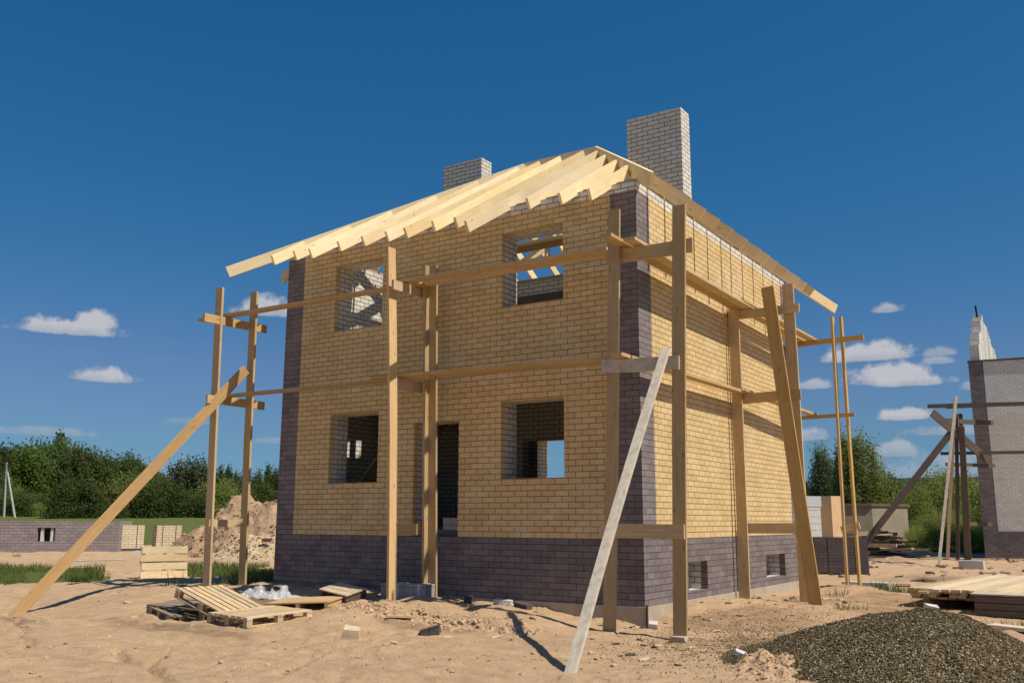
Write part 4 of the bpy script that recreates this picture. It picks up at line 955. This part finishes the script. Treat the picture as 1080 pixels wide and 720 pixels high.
EL = mth(nt, 'MULTIPLY', mth(nt, 'ARCSINE', sp.outputs[2]), 57.29578)
nz = N(nt, 'ShaderNodeTexNoise', Scale=62.0, Detail=7.0, Roughness=.62); L(nt, tc.outputs['Generated'], nz.inputs['Vector'])
nz2 = N(nt, 'ShaderNodeTexNoise', Scale=22.0, Detail=5.0, Roughness=.6); L(nt, tc.outputs['Generated'], nz2.inputs['Vector'])
nn = mth(nt, 'ADD', mth(nt, 'MULTIPLY', mth(nt, 'SUBTRACT', nz.outputs['Fac'], .5), 1.9), mth(nt, 'MULTIPLY', mth(nt, 'SUBTRACT', nz2.outputs['Fac'], .5), 1.8))
mask = None; shade = None
CL = [(-59.4,10.55,3.3,.62,1),(-57.9,11.0,1.5,.62,1),(-57.2,8.0,2.0,.55,1),(-48.3,12.5,2.6,.75,1),(-12.2,9.55,2.9,.62,1),(-11.2,9.95,1.2,.5,1),(-10.9,8.25,2.7,.85,1),(-9.9,7.9,2.2,.45,.9),(-10.2,6.0,2.0,.45,1),
      (-10.72,12.1,1.0,.42,.8),(-8.2,9.4,1.0,.35,.6),(-8.3,8.9,1.1,.25,.6),(-15.2,7.9,1.1,.35,.75),(-16.0,5.0,1.6,.5,.7),(-7.6,5.0,2.8,.35,.55),(-10.8,4.0,1.6,.55,.6),(-7.3,3.6,3.6,.5,.5),(-52.3,5.6,1.6,.25,.3),(-47.5,4.6,1.4,.2,.3),(-6.6,7.4,.9,.3,.5),(-60,4.7,3.5,.3,.35),
      (-9,2.2,9,2.0,.42),(-55,2.0,12,1.5,.28),(-24,6,3,.6,.8),(-35,8,3,.6,.8),(8,9,4,1,1),(-74,8,4,.9,1)]
for a0, e0, wa, he, amp in CL:
    dx = mth(nt, 'DIVIDE', mth(nt, 'SUBTRACT', AZ, a0), wa*.98)
    dy = mth(nt, 'DIVIDE', mth(nt, 'SUBTRACT', EL, e0 - he*.5), he*1.5)
    dyn = mth(nt, 'MAXIMUM', dy, mth(nt, 'MULTIPLY', dy, -4.5))
    d = mth(nt, 'SQRT', mth(nt, 'ADD', mth(nt, 'MULTIPLY', dx, dx), mth(nt, 'MULTIPLY', dyn, dyn)))
    q = mth(nt, 'MULTIPLY', mth(nt, 'MULTIPLY', mth(nt, 'SUBTRACT', mth(nt, 'ADD', 1.0, mth(nt, 'MULTIPLY', nn, .62)), d), 2.6, clamp=True), amp)
    mask = q if mask is None else mth(nt, 'MAXIMUM', mask, q)
    s_ = mth(nt, 'MULTIPLY', mth(nt, 'ADD', mth(nt, 'MULTIPLY', dy, .8), .25), q)
    shade = s_ if shade is None else mth(nt, 'MAXIMUM', shade, s_)
sf_ = mth(nt, 'ADD', shade, mth(nt, 'MULTIPLY', nn, .35), clamp=True)
cc = ramp(nt, sf_, [(0, (4.1,4.35,4.9)), (.55, (6.6,6.5,6.6))])
# ramp colours above 1 are allowed in float
fin = mixc(nt, mth(nt, 'MULTIPLY', mth(nt, 'POWER', mask, .95), .80), cb_.outputs[0], cc)
L(nt, fin, bg.inputs['Color']); bg.inputs['Strength'].default_value = .09; L(nt, bg.outputs[0], out.inputs[0])

sd = bpy.data.lights.new('sun', 'SUN'); sd.energy = 5.0; sd.angle = math.radians(.53); sd.color = (1, .925, .79)
so = bpy.data.objects.new('sun', sd); col.objects.link(so); so.location = (30, 1, 40)
dirv = V((math.cos(SUN_EL)*1, math.cos(SUN_EL)*SUN_K, math.sin(SUN_EL)))
so.rotation_euler = dirv.to_track_quat('Z', 'Y').to_euler()

cd = bpy.data.cameras.new('camera'); cam = bpy.data.objects.new('camera', cd); col.objects.link(cam); sc.camera = cam
cd.sensor_width = 36; cd.lens = 982.258/1080*36; cd.clip_start = .1; cd.clip_end = 3000
p_, r_, y_ = math.radians(10.853), math.radians(.213), math.radians(-33.229)
Fv = V((math.sin(y_)*math.cos(p_), math.cos(y_)*math.cos(p_), math.sin(p_))); R0 = V((math.cos(y_), -math.sin(y_), 0)); U0 = R0.cross(Fv)
Rv = R0*math.cos(r_)+U0*math.sin(r_); Uv = -R0*math.sin(r_)+U0*math.cos(r_)
mm = Matrix((Rv, Uv, -Fv)).transposed().to_4x4(); mm.translation = V((6.309,-13.334,1.283)); cam.matrix_world = mm

sc.render.engine = 'CYCLES'; sc.cycles.max_bounces = 5; sc.cycles.diffuse_bounces = 3; sc.cycles.glossy_bounces = 2; sc.cycles.transparent_max_bounces = 6; sc.cycles.caustics_reflective = False; sc.cycles.caustics_refractive = False
sc.view_settings.view_transform = 'Standard'; sc.view_settings.look = 'None'; sc.view_settings.exposure = 0; sc.view_settings.gamma = 1
